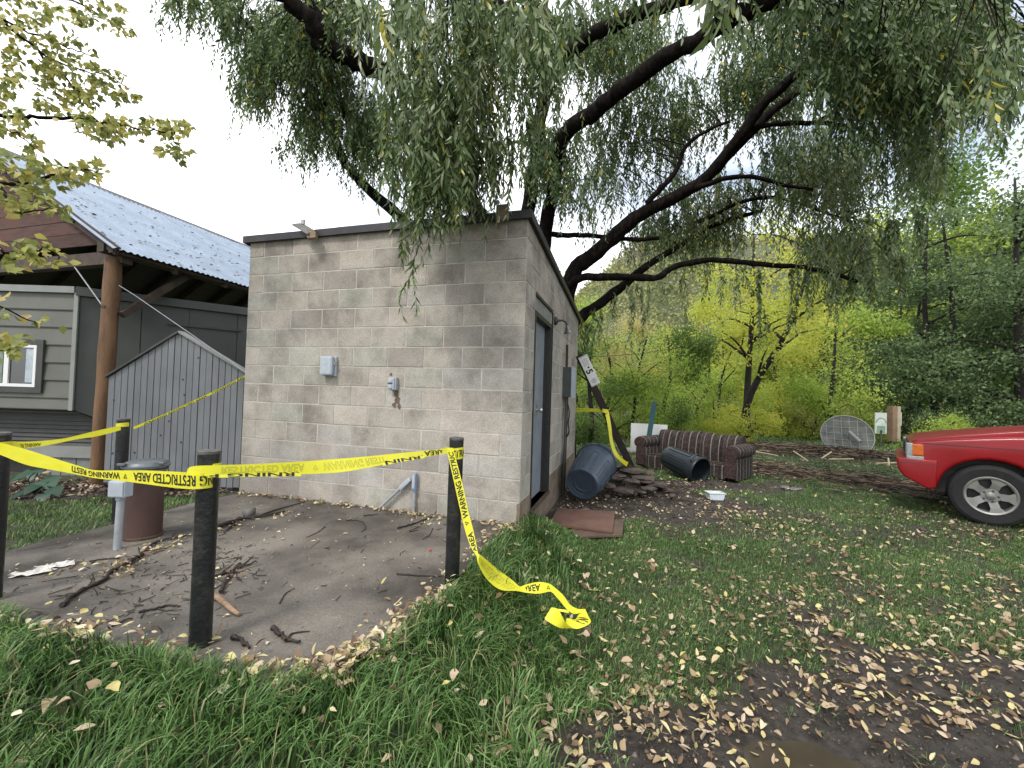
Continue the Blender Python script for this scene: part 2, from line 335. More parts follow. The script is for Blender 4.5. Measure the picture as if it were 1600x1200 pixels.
# ------------------------------------------------------------------ block hut
def blockmat():
    m = bpy.data.materials.new('split_block'); m.use_nodes = True; N = m.node_tree.nodes; L = m.node_tree.links; bs = N['Principled BSDF']; bs.inputs['Roughness'].default_value = .9; bs.inputs['Specular IOR Level'].default_value = .2
    ge = N.new('ShaderNodeNewGeometry'); oi = N.new('ShaderNodeObjectInfo')
    f = N.new('ShaderNodeTexNoise'); f.inputs['Scale'].default_value = 130; f.inputs['Detail'].default_value = 3; f.inputs['Roughness'].default_value = .7
    md = N.new('ShaderNodeTexNoise'); md.inputs['Scale'].default_value = 3.2; md.inputs['Detail'].default_value = 6; md.inputs['Roughness'].default_value = .65
    sp = N.new('ShaderNodeMapping'); sp.inputs['Scale'].default_value = (.9, .9, .9); L.new(ge.outputs['Position'], sp.inputs[0])
    for n, s in ((f, ge.outputs['Position']), (md, sp.outputs[0])): L.new(s, n.inputs['Vector'])
    r = N.new('ShaderNodeValToRGB'); e = r.color_ramp.elements; e[0].position = .28; e[0].color = (.17, .155, .138, 1); e[1].position = .72; e[1].color = (.385, .36, .325, 1); k = e.new(.50); k.color = (.300, .278, .248, 1)
    add = N.new('ShaderNodeMath'); add.operation = 'MULTIPLY_ADD'; add.inputs[1].default_value = .17; L.new(oi.outputs['Random'], add.inputs[0]); 
    sb_ = N.new('ShaderNodeMath'); sb_.operation = 'SUBTRACT'; sb_.inputs[1].default_value = .07; L.new(md.outputs['Fac'], sb_.inputs[0]); L.new(sb_.outputs[0], add.inputs[2])
    # long weather staining is heavier under the roof edge
    sx = N.new('ShaderNodeSeparateXYZ'); L.new(ge.outputs['Position'], sx.inputs[0])
    mr = N.new('ShaderNodeMapRange'); mr.inputs['From Min'].default_value = 1.5; mr.inputs['From Max'].default_value = 2.9; mr.inputs['To Min'].default_value = 0; mr.inputs['To Max'].default_value = .085; L.new(sx.outputs['Z'], mr.inputs[0])
    s2 = N.new('ShaderNodeMath'); s2.operation = 'SUBTRACT'; L.new(add.outputs[0], s2.inputs[0]); L.new(mr.outputs[0], s2.inputs[1]); L.new(s2.outputs[0], r.inputs[0])
    mf = N.new('ShaderNodeMapRange'); mf.inputs['From Min'].default_value = .3; mf.inputs['From Max'].default_value = .7; mf.inputs['To Min'].default_value = .62; mf.inputs['To Max'].default_value = 1.38; L.new(f.outputs['Fac'], mf.inputs[0])
    vm = N.new('ShaderNodeVectorMath'); vm.operation = 'SCALE'; L.new(r.outputs[0], vm.inputs[0]); L.new(mf.outputs[0], vm.inputs['Scale'])
    hs = N.new('ShaderNodeMix'); hs.data_type = 'RGBA'; hs.blend_type = 'MULTIPLY'; hs.inputs[0].default_value = 1
    rc = N.new('ShaderNodeValToRGB'); rc.color_ramp.interpolation = 'CONSTANT'; e = rc.color_ramp.elements; e[0].color = (1, .99, .97, 1); e[1].position = .35; e[1].color = (.97, 1, .97, 1)
    for p_, c_ in ((.6, (1.02, .99, .955)), (.8, (.94, .95, .955)), (.93, (.74, .72, .71))): q_ = e.new(p_); q_.color = (*c_, 1)
    L.new(oi.outputs['Random'], rc.inputs[0]); L.new(vm.outputs[0], hs.inputs[6]); L.new(rc.outputs[0], hs.inputs[7]); L.new(hs.outputs[2], bs.inputs['Base Color'])
    bp = N.new('ShaderNodeBump'); bp.inputs['Strength'].default_value = .5; bp.inputs['Distance'].default_value = .003; L.new(f.outputs['Fac'], bp.inputs['Height']); L.new(bp.outputs[0], bs.inputs['Normal'])
    return m
M_block = blockmat()
M_mortar = mat('mortar', (.45, .42, .375), (.29, .265, .235), 5, .95, .4, 120)
M_found = mat('stained_footing', (.21, .165, .12), (.10, .078, .055), 5, .9, .4, 60)
M_trim = mat('dark_metal_flashing', (.048, .043, .047), (.032, .029, .031), 6, .45, .1, 40, metal=.3)
M_dark = mat('dark_frame_paint', (.030, .029, .028), (.018, .017, .016), 20, .5, .1)
M_door = mat('pale_blue_door_paint', (.20, .225, .26), (.14, .16, .19), 5, .5, .08, 50)
M_lint = mat('grey_header_paint', (.20, .20, .205), (.14, .14, .14), 8, .6)
M_rust = mat('rusty_sill', (.10, .06, .035), (.03, .02, .015), 20, .8, .3)
M_steel = mat('bright_steel', (.55, .55, .55), (.4, .4, .4), 20, .3, metal=.9)
M_greymetal = mat('grey_painted_box', (.36, .40, .44), (.29, .32, .36), 10, .5, .05)
M_pvc = mat('grey_conduit', (.30, .32, .34), (.21, .225, .24), 12, .5, .05)
M_panel = mat('shaded_panel_dark_conduit', (.055, .06, .06), (.04, .044, .044), 10, .5)  # dark tone carries the shadow on the panel's near side; also one conduit
M_wood = mat('weathered_wood', (.30, .235, .17), (.15, .11, .075), 6, .85, .4, 40, stretch=(1, 1, 8))

def wz(k): return 2.6417 - BH * k
hut = empty('block_hut', (NR[0], NR[1], 0), 'small grey concrete-block utility building with a dark flat roof edge', 'utility building')
def P3(uv, z): return (uv[0], uv[1], z)
FR = np.array([[cA, sA, 0], [-sA, cA, 0], [0, 0, 1.]])    # columns: along the front, into the wall, up
SR = np.array([[sA, -cA, 0], [cA, sA, 0], [0, 0, 1.]])
ROOFZ0, ROOFZ1 = 2.815, 2.560
def roofz(t): return ROOFZ0 + (ROOFZ1 - ROOFZ0) * t / SIDE
def blockmesh(name, w, z0, zl, zr, g=.010, ch=.003, dp=.04):
    h = w / 2 - g / 2; b = z0 + g / 2
    def R(y, i): return [(-h + i, y, b + i), (h - i, y, b + i), (h - i, y, zr - g / 2 - i), (-h + i, y, zl - g / 2 - i)]
    mb = MB(); mb.add(R(dp, 0) + R(ch, 0) + R(0, ch), [(8, 9, 10, 11)] + [(a + j, a + (j + 1) % 4, a + 4 + (j + 1) % 4, a + 4 + j) for a in (0, 4) for j in range(4)])
    return mb.mesh(name, M_block)
full = blockmesh('block', BL, 0, BH, BH); half = blockmesh('half_block', BL / 2, 0, BH, BH)
def putblock(me, o, R, jit=.0025):
    ob = link('block', me, hut); n = R[:, 1] * rng.uniform(-jit, jit)
    rm = Matrix(R.tolist()).to_4x4(); ob.matrix_local = Matrix.Translation(Vector((float(o[0] + n[0] - NR[0]), float(o[1] + n[1] - NR[1]), float(o[2])))) @ rm
# front courses
for c in range(-1, 13):
    z0 = wz(c + 1)
    ed = np.arange(0, FRONT + .01, BL) if c % 2 == 0 else np.concatenate([[0], np.arange(BL / 2, FRONT, BL), [FRONT]])
    for a, b in zip(ed[:-1], ed[1:]):
        q = NL + UF * (a + b) / 2; me = full if b - a > .3 else half
        if c == -1: me = blockmesh('block', b - a, 0, ROOFZ0 + .004 - z0, ROOFZ0 + .004 - z0)
        putblock(me, P3(q, z0), FR)
# side courses, with the doorway
D0, D1, DZ0, DZ1 = .4064, 1.3208, .03, wz(2)
for c in range(-1, 12):
    z0 = wz(c + 1); ed = list(np.arange(.2032, SIDE, BL)) if c % 2 == 0 else [.0] + list(np.arange(BL, SIDE, BL))
    ed = [0.] + [e_ for e_ in ed if 0 < e_ < SIDE - .02] + [SIDE]
    for a, b in zip(ed[:-1], ed[1:]):
        if c >= 2:
            if a >= D0 - .01 and b <= D1 + .01: continue
            if a < D0 < b: b = D0
            if a < D1 < b: a = D1
        if b - a < .03: continue
        q = NR + US * (a + b) / 2; zl = min(BH, roofz(a) + .004 - z0); zr = min(BH, roofz(b) + .004 - z0)
        if zr < .02: continue
        me = (full if b - a > .4 else (half if abs(b - a - .2032) < .01 else None)) if zr == BH and zl == BH else None
        putblock(me or blockmesh('block', b - a, 0, zl, zr), P3(q, z0), SR)
# mortar core walls (four millimetres behind the block faces)
def wallpiece(mb, o, along, inward, a, b, z0, z1, z1b=None, th=.19, off=.003):
    z1b = z1 if z1b is None else z1b
    p = [np.array([*(o + along * a + inward * off), z0]), np.array([*(o + along * b + inward * off), z0]), np.array([*(o + along * b + inward * off), z1b]), np.array([*(o + along * a + inward * off), z1])]
    mb.prism(p, (*(inward * th), 0))
core = MB(); INF = np.array([sA, cA]); INS = np.array([-cA, sA])
wallpiece(core, NL, UF, INF, .004, FRONT - .004, 0.0, ROOFZ0 + .01)
wallpiece(core, NR, US, INS, .195, D0, 0, roofz(.2), roofz(D0)); wallpiece(core, NR, US, INS, D0, D1, DZ1, roofz(D0), roofz(D1)); wallpiece(core, NR, US, INS, D1, SIDE, 0, roofz(D1), roofz(SIDE)); wallpiece(core, NR, US, INS, D0, D1, -.0, DZ0)
wallpiece(core, NL, US, -INS, .195, SIDE, 0, roofz(.2), roofz(SIDE)); wallpiece(core, NL + US * SIDE, UF, -INF, .004, FRONT - .004, 0, ROOFZ1 + .01)
core.build('mortar_core', M_mortar, hut)
fb = MB(); wallpiece(fb, NR, US, INS, -.0, SIDE, -.45, .0, th=.2, off=-.006); wallpiece(fb, NR, US, INS, -.0, D0, .0, .195, th=.03, off=-.004); wallpiece(fb, NR, US, INS, D1, SIDE, .0, .195, th=.03, off=-.004); fb.build('footing', M_found, hut)
st = MB(); wallpiece(st, NR, US, INS, D0 - .02, D1 + .02, .0, .03, th=.16, off=-.03); st.build('door_sill', M_rust, hut)
# roof: sloping slab, its front and side flashings
rf = MB()
def rq(a, t, dz): q = NL + UF * a + US * t; return np.array([q[0], q[1], roofz(t) + dz])
rf.prism([rq(-.05, -.03, .0), rq(FRONT + .03, -.03, .0), rq(FRONT + .03, SIDE + .08, .0), rq(-.05, SIDE + .08, .0)], (0, 0, .055)); rf.build('roof', mat('roofing_felt', (.07, .065, .06), (.04, .037, .034), 8, .9, .3), hut)
def flash(a0, t0, a1, t1, outw, name='roof_flashing'):
    mb = MB(); p = [rq(a0, t0, -.012), rq(a1, t1, -.012), rq(a1, t1, .063), rq(a0, t0, .063)]; mb.prism(p, (outw[0] * .014, outw[1] * .014, 0)); mb.build(name, M_trim, hut)
flash(-.06, -.032, 1.20, -.032, -INF); flash(1.204, -.036, 2.30, -.036, -INF); flash(2.304, -.032, FRONT + .045, -.032, -INF)
flash(FRONT + .032, -.03, FRONT + .032, 1.95, -INS); flash(FRONT + .034, 1.953, FRONT + .034, SIDE + .085, -INS); flash(-.052, -.03, -.052, SIDE + .085, INS)
# door
def sbox(mb, t0, t1, o0, o1, z0, z1):                     # box on the side wall: along t, out of the wall o, height z
    c = NR + US * (t0 + t1) / 2 - INS * (o0 + o1) / 2; mb.box((c[0], c[1], (z0 + z1) / 2), (t1 - t0, abs(o1 - o0), z1 - z0), SR)
d = MB(); sbox(d, D0 + .05, D1 - .05, -.115, -.07, .05, 2.0); dr = d.build('door', M_door, hut)
h = MB(); hp = NR + US * .86 - INS * -.07
h.cyl((*(hp), 1.02), (*(hp - INS * .055), 1.02), .012); h.lathe([(.0, 0), (.026, .004), (.03, .02), (.02, .035), (0, .038)], (*(hp - INS * .045), 1.02), (*(-INS), 0)); h.box((*(hp - INS * .006), 1.02), (.06, .012, .12), SR)
smooth_by_angle(h.build('door_knob', M_steel, dr))
k = MB(); pb_ = [(.55, .80), (.57, .83), (.60, .76), (.58, .70), (.60, .62), (.62, .66), (.60, .92), (.63, .86)]
for t_, z_ in pb_: sbox(k, t_, t_ + .02, -.07, -.067, z_, z_ + .035)
k.build('paint_chip', M_dark, dr)
f = MB(); sbox(f, D0, D0 + .05, -.15, .004, .03, 2.05); sbox(f, D1 - .05, D1, -.15, .006, .03, 2.05); sbox(f, D0 + .05, D1 - .05, -.15, .004, 2.0, 2.05); sbox(f, D1 - .085, D1 - .055, -.12, -.05, .03, 2.0); f.build('door_frame', M_dark, hut)
f = MB(); sbox(f, D0, D1 - .03, -.12, -.012, 2.052, DZ1 - .035); f.build('header_panel', M_lint, hut)
f = MB(); sbox(f, D0, D1 + .012, -.1, .007, DZ1 - .033, DZ1 - .002); sbox(f, D1 + .002, D1 + .03, -.01, .014, .03, DZ1 - .035); f.build('door_casing', M_dark, hut)

# things fixed to the hut
def fpt(u, z, o=0): q = NL + UF * u - INF * o; return np.array([q[0], q[1], z])
def fbox(mb, u, z, w_, h_, d_, o=0, ch=0.): mb.box(fpt(u, z, o + d_ / 2), (w_, d_, h_), FR, ch)
j = empty('junction_box', fpt(1.165, 1.42), 'pale grey plastic utility box fixed high on the block wall', 'utility box')
b = MB(); fbox(b, 1.165, 1.42, .155, .205, .035, 0, .006); b.build('box_back', M_greymetal, j)
b = MB(); fbox(b, 1.155, 1.425, .150, .190, .05, .036, .012); b.build('box_cover', M_greymetal, j)
b = MB(); fbox(b, 1.238, 1.45, .012, .03, .05, .01); b.build('latch', M_steel, j)
b = MB(); fbox(b, 1.155, 1.432, .06, .003, .001, .0865); b.build('embossed_mark', M_pvc, j)
j = empty('outlet_box', fpt(1.925, 1.26), 'small grey outdoor outlet box with rust stain streaks under it', 'outlet')
b = MB(); fbox(b, 1.93, 1.255, .075, .125, .05, 0, .006); b.build('box_back', M_pvc, j)
b = MB(); fbox(b, 1.915, 1.255, .07, .115, .012, .051, .004); b.build('cover_plate', M_greymetal, j)
for z_ in (1.285, 1.228):
    b = MB(); fbox(b, 1.912, z_, .042, .034, .008, .0635, .003); b.build('outlet_lid', M_greymetal, j); 
b = MB(); fbox(b, 1.912, 1.257, .05, .008, .006, .0635); b.build('shadow_gap', M_dark, j)
M_stain = mat('rust_stain', (.14, .105, .08), (.09, .065, .05), 16, .95)
b = MB()
for (u0, z0, ww, hh) in ((1.95, 1.155, .05, .08), (1.965, 1.09, .06, .07), (1.93, 1.045, .045, .05), (1.985, 1.03, .035, .05), (1.88, 1.35, .03, .03)):
    b.add([fpt(u0 + ww * .5 * math.cos(t) * (1 + .3 * math.sin(3 * t + u0 * 9)), z0 + hh * .5 * math.sin(t) * (1 + .25 * math.cos(5 * t)), .0042 + .0004 * (z0 - 1)) for t in np.linspace(0, 2 * PI, 14, endpoint=False)], [tuple(range(14))])
b.build('rust_stain', M_stain, j)
# two broken conduits with fittings leaning on the wall foot
j = empty('upright_conduit', fpt(2.205, 0), 'upright grey conduit stub with an oblong fitting on top, against the wall foot', 'conduit')
smooth_by_angle(MB().cyl(fpt(2.205, 0, .035), fpt(2.205, .23, .035), .0135).build('pipe', M_pvc, j)); b = MB(); fbox(b, 2.205, .31, .042, .17, .045, .015, .008); b.build('fitting', mat('bluish_plastic', (.20, .25, .36), (.15, .19, .28), 10, .4), j)
b = MB(); b.cyl(fpt(2.205, .075, .035), fpt(2.205, .1, .035), .018); b.cyl(fpt(2.205, .215, .035), fpt(2.205, .235, .035), .018); smooth_by_angle(b.build('coupling', M_pvc, j))
b = MB(); fbox(b, 2.205, .315, .03, .13, .006, .061, .002); b.build('cover', M_greymetal, j)
j = empty('slanted_conduit', fpt(1.84, 0), 'broken grey conduit slanting down from the upright stub to the slab', 'conduit')
A_ = fpt(1.825, .015, .04); B_ = fpt(2.175, .35, .036); dv = nrm(B_ - A_)
smooth_by_angle(MB().cyl(A_, A_ + dv * .32, .0135).build('pipe', M_pvc, j)); Rt = np.stack([dv, -np.array([INF[0], INF[1], 0]) * -1, np.cross(dv, [INF[0], INF[1], 0])], 1)
b = MB(); b.box(A_ + dv * .385, (.15, .042, .04), Rt, .008); b.build('fitting', M_greymetal, j); smooth_by_angle(MB().cyl(A_ + dv * .29, A_ + dv * .315, .018).build('coupling', M_pvc, j))
# bracket at the roof edge
o = T(487, 352, 4.32); j = empty('roof_bracket', o, 'grey wooden bracket with a slanting board sticking up at the left of the roof edge', 'bracket')
b = MB(); b.prism([T(456, 352, 4.55), T(471, 350.5, 4.62), T(492, 363, 4.38), T(480, 366, 4.3)], (0, .01, .022)); b.build('board', mat('grey_board', (.13, .13, .125), (.08, .08, .075), 8, .8, .3), j)
b = MB(); b.prism([T(479, 356, 4.33), T(493, 362, 4.33), T(493, 370.5, 4.33), T(480, 372, 4.33)], (.0, .06, 0)); b.build('block_end', M_wood, j)
b = MB(); c_ = T(473.5, 347, 4.58); b.box(c_, (.032, .03, .05)); b.build('peg', M_greymetal, j)
o = T(785, 333, 3.83); j = empty('roof_edge_block', o, 'brown wooden block with a pale knob on the roof edge near the corner', 'wooden block')
b = MB(); b.box(o, (.112, .05, .145), FR, .004); b.build('block', mat('knotty_wood', (.22, .15, .11), (.10, .07, .05), 10, .8, .4, 60), j)
b = MB(); b.lathe([(0, -.02), (.014, -.015), (.019, 0), (.014, .015), (0, .02)], T(778, 316, 3.83)); smooth_by_angle(b.build('knob', M_greymetal, j), 60)
b = MB(); b.box(T(779, 343, 3.80), (.016, .01, .05), FR); b.build('tag', mat('white_paint', (.7, .7, .68), (.6, .6, .58), 9, .6), j)
# flood lamp by the door
def spt(t, z, o=0): q = NR + US * t - INS * o; return np.array([q[0], q[1], z])
j = empty('wall_lamp', spt(1.53, 2.12), 'outdoor spot lamp on a swivel arm beside the hut door', 'lamp')
b = MB(); b.lathe([(.055, 0), (.055, .02), (.03, .04), (0, .042)], spt(1.50, 2.13), (*(-INS), 0)); smooth_by_angle(b.build('mount', M_dark, j))
b = MB(); b.tube(spline([spt(1.50, 2.13, .04), spt(1.53, 2.14, .09), spt(1.56, 2.12, .13), spt(1.57, 2.07, .15)], 5), .013, 8); smooth_by_angle(b.build('arm', M_dark, j), 60)
b = MB(); b.lathe([(.02, 0), (.03, .03), (.062, .085), (.064, .1), (.058, .1), (.04, .07)], spt(1.57, 2.08, .15), nrm(np.array([.25, .1, -.9]))); smooth_by_angle(b.build('lamp_head', mat('brushed_lamp_metal', (.22, .22, .21), (.14, .14, .135), 20, .35, metal=.7), j))
b = MB(); b.lathe([(.057, .092), (.03, .105), (0, .108)], spt(1.57, 2.08, .15), nrm(np.array([.25, .1, -.9]))); b.build('lens', M_greymetal, j)
# electric panel with conduits
j = empty('electric_panel', spt(2.35, 1.4), 'grey electric panel with its cabinet darkened for shade on the side wall of the hut, above two thin conduits', 'electric panel')
b = MB(); sbox(b, 2.25, 2.62, 0, .125, 1.17, 1.60); b.build('cabinet', M_panel, j)  # cabinet coloured dark for the shadow on its near side
b = MB(); sbox(b, 2.24, 2.63, .126, .142, 1.16, 1.61); b.build('panel_door', M_greymetal, j)
for dt, zz, rr_ in ((2.32, 1.17, .016), (2.42, 1.17, .020)):
    b = MB(); b.tube([spt(dt, -.2, .04), spt(dt, zz, .05)], rr_, 8); smooth_by_angle(b.build('conduit', M_rust if dt > 2.4 else M_panel, j), 60)
b = MB(); b.tube(spline([spt(2.38, 1.1, .06), spt(2.33, .95, .1), spt(2.40, .8, .08), spt(2.35, .68, .1), spt(2.4, .6, .07)], 6), .011, 6); b.build('loose_cable', M_dark, j)
b = MB(); sbox(b, 2.5, 2.54, .0, .03, 1.6, 1.95); b.build('riser', M_dark, j)
b = MB(); b.box(spt(2.9, .25, .03), (.12, .02, .75), SR); b.build('plank_by_wall', mat('old_grey_plank', (.07, .06, .05), (.04, .035, .03), 8, .9, .3), None, label='thin dark plank standing against the hut side wall behind the blue-grey bin', cat='plank') if False else None

# ------------------------------------------------------------------ barn roof on poles
E0 = T(185, 393, 5.1); BU = np.array([sA, cA]); BV = np.array([-cA, sA]); PW = 3.15; PR = 4.60; EZ = E0[2]
def W(u, v, z): q = E0[:2] + BU * u + BV * v; return np.array([q[0], q[1], z])
barn = empty('pole_barn', (E0[0], E0[1], -.1), 'open pole barn with a leaf-strewn corrugated metal roof over the trailer', 'barn')
M_corr = mat('galvanised_sheet', (.27, .325, .41), (.19, .235, .30), 3, .55, .05, 60, metal=.25, detail=8)
LB = 9.0
def sheet(sign, u0, u1, name):
    n = int((u1 - u0) / .0095); us = np.linspace(u0, u1, n); w_ = .009 * np.sin(us / .076 * 2 * PI); V = []
    ks = [(0, 0), (.5, .5), (1, 1)]
    for k_ in (-.02, .5, 1.0):
        v = PW * (k_ if sign > 0 else 2 - k_); z = EZ + (PR - EZ) * k_
        q = E0[:2] + BU * us[:, None] + BV * v; V.append(np.column_stack([q, z + w_ + .05 + (.004 if int(round((u0 + .12) / .85)) % 2 else 0)]))
    V = np.concatenate(V) - np.array(wloc(barn)); i = np.arange(n - 1)
    Qd = np.concatenate([np.stack([i + r * n, i + 1 + r * n, i + 1 + (r + 1) * n, i + (r + 1) * n], 1) for r in (0, 1)])
    link(name, np_mesh(name, V, Qd, None, M_corr, None, True), barn)
sheets = np.arange(-.12, LB, .85)
for i, a in enumerate(sheets): sheet(1, a, min(a + .86, LB), 'roof_sheet')
sheet(-1, -.12, LB, 'roof_sheet')
for sg_ in (1, -1):
    vv_ = (lambda q: q) if sg_ > 0 else (lambda q: 2 * PW - q)
    for i_ in range(12):
        k0_, k1_ = i_ / 12, (i_ + 1) / 12; MB().prism([W(-.08, vv_(PW * k0_ + .004), EZ + (PR - EZ) * k0_ + .034), W(-.08, vv_(PW * k1_ - .004), EZ + (PR - EZ) * k1_ + .034), W(LB, vv_(PW * k1_ - .004), EZ + (PR - EZ) * k1_ + .034), W(LB, vv_(PW * k0_ + .004), EZ + (PR - EZ) * k0_ + .034)], (0, 0, -.012)).build('underside_shade_board', M_dark, barn)  # dark boards added beneath the sheets to put shade under the roof
MB().prism([W(-.12, PW - .14, PR + .055 - .08), W(-.12, PW, PR + .075), W(-.12, PW + .14, PR + .055 - .08)], (*(BU * (LB + .1)), 0)).build('ridge_cap', M_trim, barn)
M_redwood = mat('red_stained_board', (.085, .026, .018), (.040, .014, .010), 5, .8, .3, 40, c3=(.062, .030, .022), rand=.3, stretch=(1, 1, 5))
M_beam = mat('old_dark_timber', (.075, .055, .042), (.035, .026, .020), 6, .85, .4, 40, rand=.2)
zz = 2.93; sl = (PR - EZ) / PW
while zz < PR - .1:
    z1 = min(zz + .165, PR - .05); v0 = max((zz - EZ) / sl + .02, .02); v1 = max((z1 - EZ) / sl + .02, .02)
    MB().prism([W(.06 + rng.uniform(-.006, .006), v0, zz), W(.06, 2 * PW - v0, zz), W(.06, 2 * PW - v1, z1), W(.06, v1, z1)], (*(BU * .02), 0)).build('gable_board', M_redwood, barn); zz += .172
def beam(mb, a, b, w_, h_):
    a = np.array(a); b = np.array(b); d = nrm(b - a); s = nrm(np.cross(d, [0, 0, 1.])); u = np.cross(s, d); mb.box((a + b) / 2, (np.linalg.norm(b - a), w_, h_), np.stack([d, s, u], 1)); return mb
beam(MB(), W(-.02, -.02, EZ - .005), W(-.02, PW, PR - .005), .035, .11).build('barge_board', M_beam, barn)
beam(MB(), W(-.02, 2 * PW + .02, EZ - .005), W(-.02, PW, PR - .005), .035, .11).build('barge_board', M_beam, barn)
beam(MB(), W(.16, .1, EZ - .02), W(.16, 2 * PW - .1, EZ - .02), .12, .16).build('tie_beam', M_beam, barn)
beam(MB(), W(-.06, .22, EZ + .06), W(LB, .22, EZ + .06), .12, .13).build('eave_beam', M_beam, barn)
beam(MB(), W(-.02, 2 * PW - .22, EZ + .02), W(LB, 2 * PW - .22, EZ + .02), .12, .14).build('eave_beam', M_beam, barn)
for u in np.arange(.7, LB, .75):
    beam(MB(), W(u, .02, EZ - .03), W(u, PW, PR - .06), .05, .12).build('rafter', M_beam, barn); beam(MB(), W(u, 2 * PW - .02, EZ - .03), W(u, PW, PR - .06), .05, .12).build('rafter', M_beam, barn)
for v in (.05, .8, 1.5, 2.2, 2.9):
    beam(MB(), W(-.05, v, EZ + sl * v - .035), W(LB, v, EZ + sl * v - .035), .08, .035).build('purlin', M_beam, barn)
M_pole = mat('peeled_log', (.175, .098, .050), (.085, .045, .024), 4, .75, .5, 30, stretch=(3, 3, .6), c3=(.135, .075, .038))
pb0 = G(152, 757, -.12); pt0 = T(178, 405, 5.26)
def pole(a, b, r0, r1, parent):
    n = 26; t = np.linspace(0, 1, n)[:, None]; P = np.array(a) * (1 - t) + np.array(b) * t; rr_ = (r0 * (1 - t[:, 0]) + r1 * t[:, 0]) * (1 + .025 * np.sin(t[:, 0] * 23) + .012 * rng.randn(n)); return smooth_by_angle(MB().tube(P, rr_, 16).build('pole', M_pole, parent), 60)
pole(pb0 - np.array([0, 0, .2]), pt0, .083, .088, barn)
for u, v in ((4.5, .2), (8.7, .2), (.1, 6.1), (4.5, 6.1), (8.7, 6.1)): pole(W(u, v, -.3), W(u, v, EZ), .09, .08, barn)
beam(MB(), T(190, 492, 5.3), W(1.0, .22, EZ), .07, .08).build('brace', M_beam, barn)
MB().tube([T(113, 412, 5.5), T(161, 479, 5.24)], .008, 6).build('tie_rod', M_pvc, barn)
b = MB().lathe([(0, 0), (.022, .004), (.026, .02), (0, .024)], T(163, 479, 5.17), (0, -1, 0), 12); b.build('rod_nut', M_rust, barn)
MB().tube([T(186, 446, 5.2), T(210, 461, 5.15), T(300, 523, 5.0), T(384, 582, 4.80)], .0045, 5).build('guy_wire', M_pvc, None, label='thin guy wire running from the log pole down to the hut wall', cat='wire')
# leaves lying on the metal roof
ac = Acc(); n = 260; u = rng.uniform(0, 5, n); v = PW * rng.beta(1.1, 1.6, n) ; P = np.array([W(a, b_, EZ + sl * b_ + .063) for a, b_ in zip(u, v)]); nn = np.array([0, 0, 1.]) + rng.randn(n, 3) * .25
ac.add(*leaves(P, np.column_stack([rng.randn(n, 2), rng.randn(n) * .1 ]), nn, rng.uniform(.04, .09, n), rng.uniform(.03, .05, n), False))
M_fall = leafmat('fallen_leaf', [(.075, .042, .028), (.16, .10, .06), (.30, .215, .13), (.40, .31, .20), (.47, .37, .27), (.45, .38, .14), (.52, .46, .24), (.56, .49, .38)], .12, .7)
link('roof_leaves', ac.mesh('roof_leaves', M_fall), None, label='dead leaves scattered over the corrugated barn roof', cat='leaves', kind='stuff')

# ------------------------------------------------------------------ trailer under the barn
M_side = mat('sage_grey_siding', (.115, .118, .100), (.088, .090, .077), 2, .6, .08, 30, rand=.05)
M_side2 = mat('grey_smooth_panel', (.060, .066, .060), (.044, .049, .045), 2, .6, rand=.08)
M_ltrim = mat('pale_grey_trim', (.22, .23, .215), (.17, .178, .166), 4, .6)
M_dtrim = mat('dark_grey_trim', (.062, .062, .058), (.042, .042, .040), 5, .7)
M_glass = mat('window_glass', (.02, .025, .028), (.015, .018, .02), 3, .06, spec=.8)
M_white = mat('white_vinyl', (.60, .61, .59), (.62, .62, .60), 5, .4)
M_skirt = mat('pale_skirting', (.16, .17, .16), (.11, .115, .11), 4, .75, .2, rand=.1)
TX, TY = -5.735, 5.5; trl = empty('trailer', (TX, TY, -.1), 'sage grey horizontally sided trailer with a small white window', 'trailer')
TD = nrm(np.array([-4.24 + 5.735, 1.1])); TN = np.array([-TD[1], TD[0]])
def tp(s, z): q = np.array([TX, TY]) + TD * s; return np.array([q[0], q[1], z])
bk = MB(); bk.prism([(TX + .005, TY + .02, .85), (-11, TY + .02, .85), (-11, TY + .02, 2.34), (TX + .005, TY + .02, 2.34)], (0, .4, 0)); bk.build('front_wall_core', M_side, trl)
zt = 2.34; ex = .232
while zt > .86:
    zb = max(zt - ex, .80); MB().prism([(TX, TY - .002, zt), (TX, TY - .022, zb + .012), (TX, TY - .018, zb), (TX, TY + .018, zb), (TX, TY + .018, zt)], (-5.2, 0, 0)).build('siding_board', M_side, trl); zt -= ex
MB().prism([(TX - .03, TY - .05, 2.335), (TX - .03, TY - .05, 2.42), (TX - .03, TY + .1, 2.42), (TX - .03, TY + .1, 2.335)], (-5.2, 0, 0)).build('fascia', M_ltrim, trl)
MB().box((TX - .008, TY - .028, 1.57), (.055, .02, 1.55)).build('corner_trim', M_ltrim, trl)
# side wall running back into the shade
ss = [(0, .62), (.62, 1.15), (1.15, 1.75), (1.75, 2.4), (2.4, 3.1), (3.1, 4.2), (4.2, 5.4)]
for i, (a, b_) in enumerate(ss):
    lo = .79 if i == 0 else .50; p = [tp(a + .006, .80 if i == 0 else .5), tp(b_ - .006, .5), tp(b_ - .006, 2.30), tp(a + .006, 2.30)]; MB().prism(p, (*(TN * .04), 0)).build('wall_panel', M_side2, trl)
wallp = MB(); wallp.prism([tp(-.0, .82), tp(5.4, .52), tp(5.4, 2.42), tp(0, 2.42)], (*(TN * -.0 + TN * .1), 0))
q_ = MB(); q_.prism([tp(.02, .83) + np.array([*(TN * .012), 0]), tp(5.4, .52) + np.array([*(TN * .012), 0]), tp(5.4, 2.40) + np.array([*(TN * .012), 0]), tp(.02, 2.40) + np.array([*(TN * .012), 0])], (*(TN * .3), 0)); q_.build('side_wall_core', M_dtrim, trl)
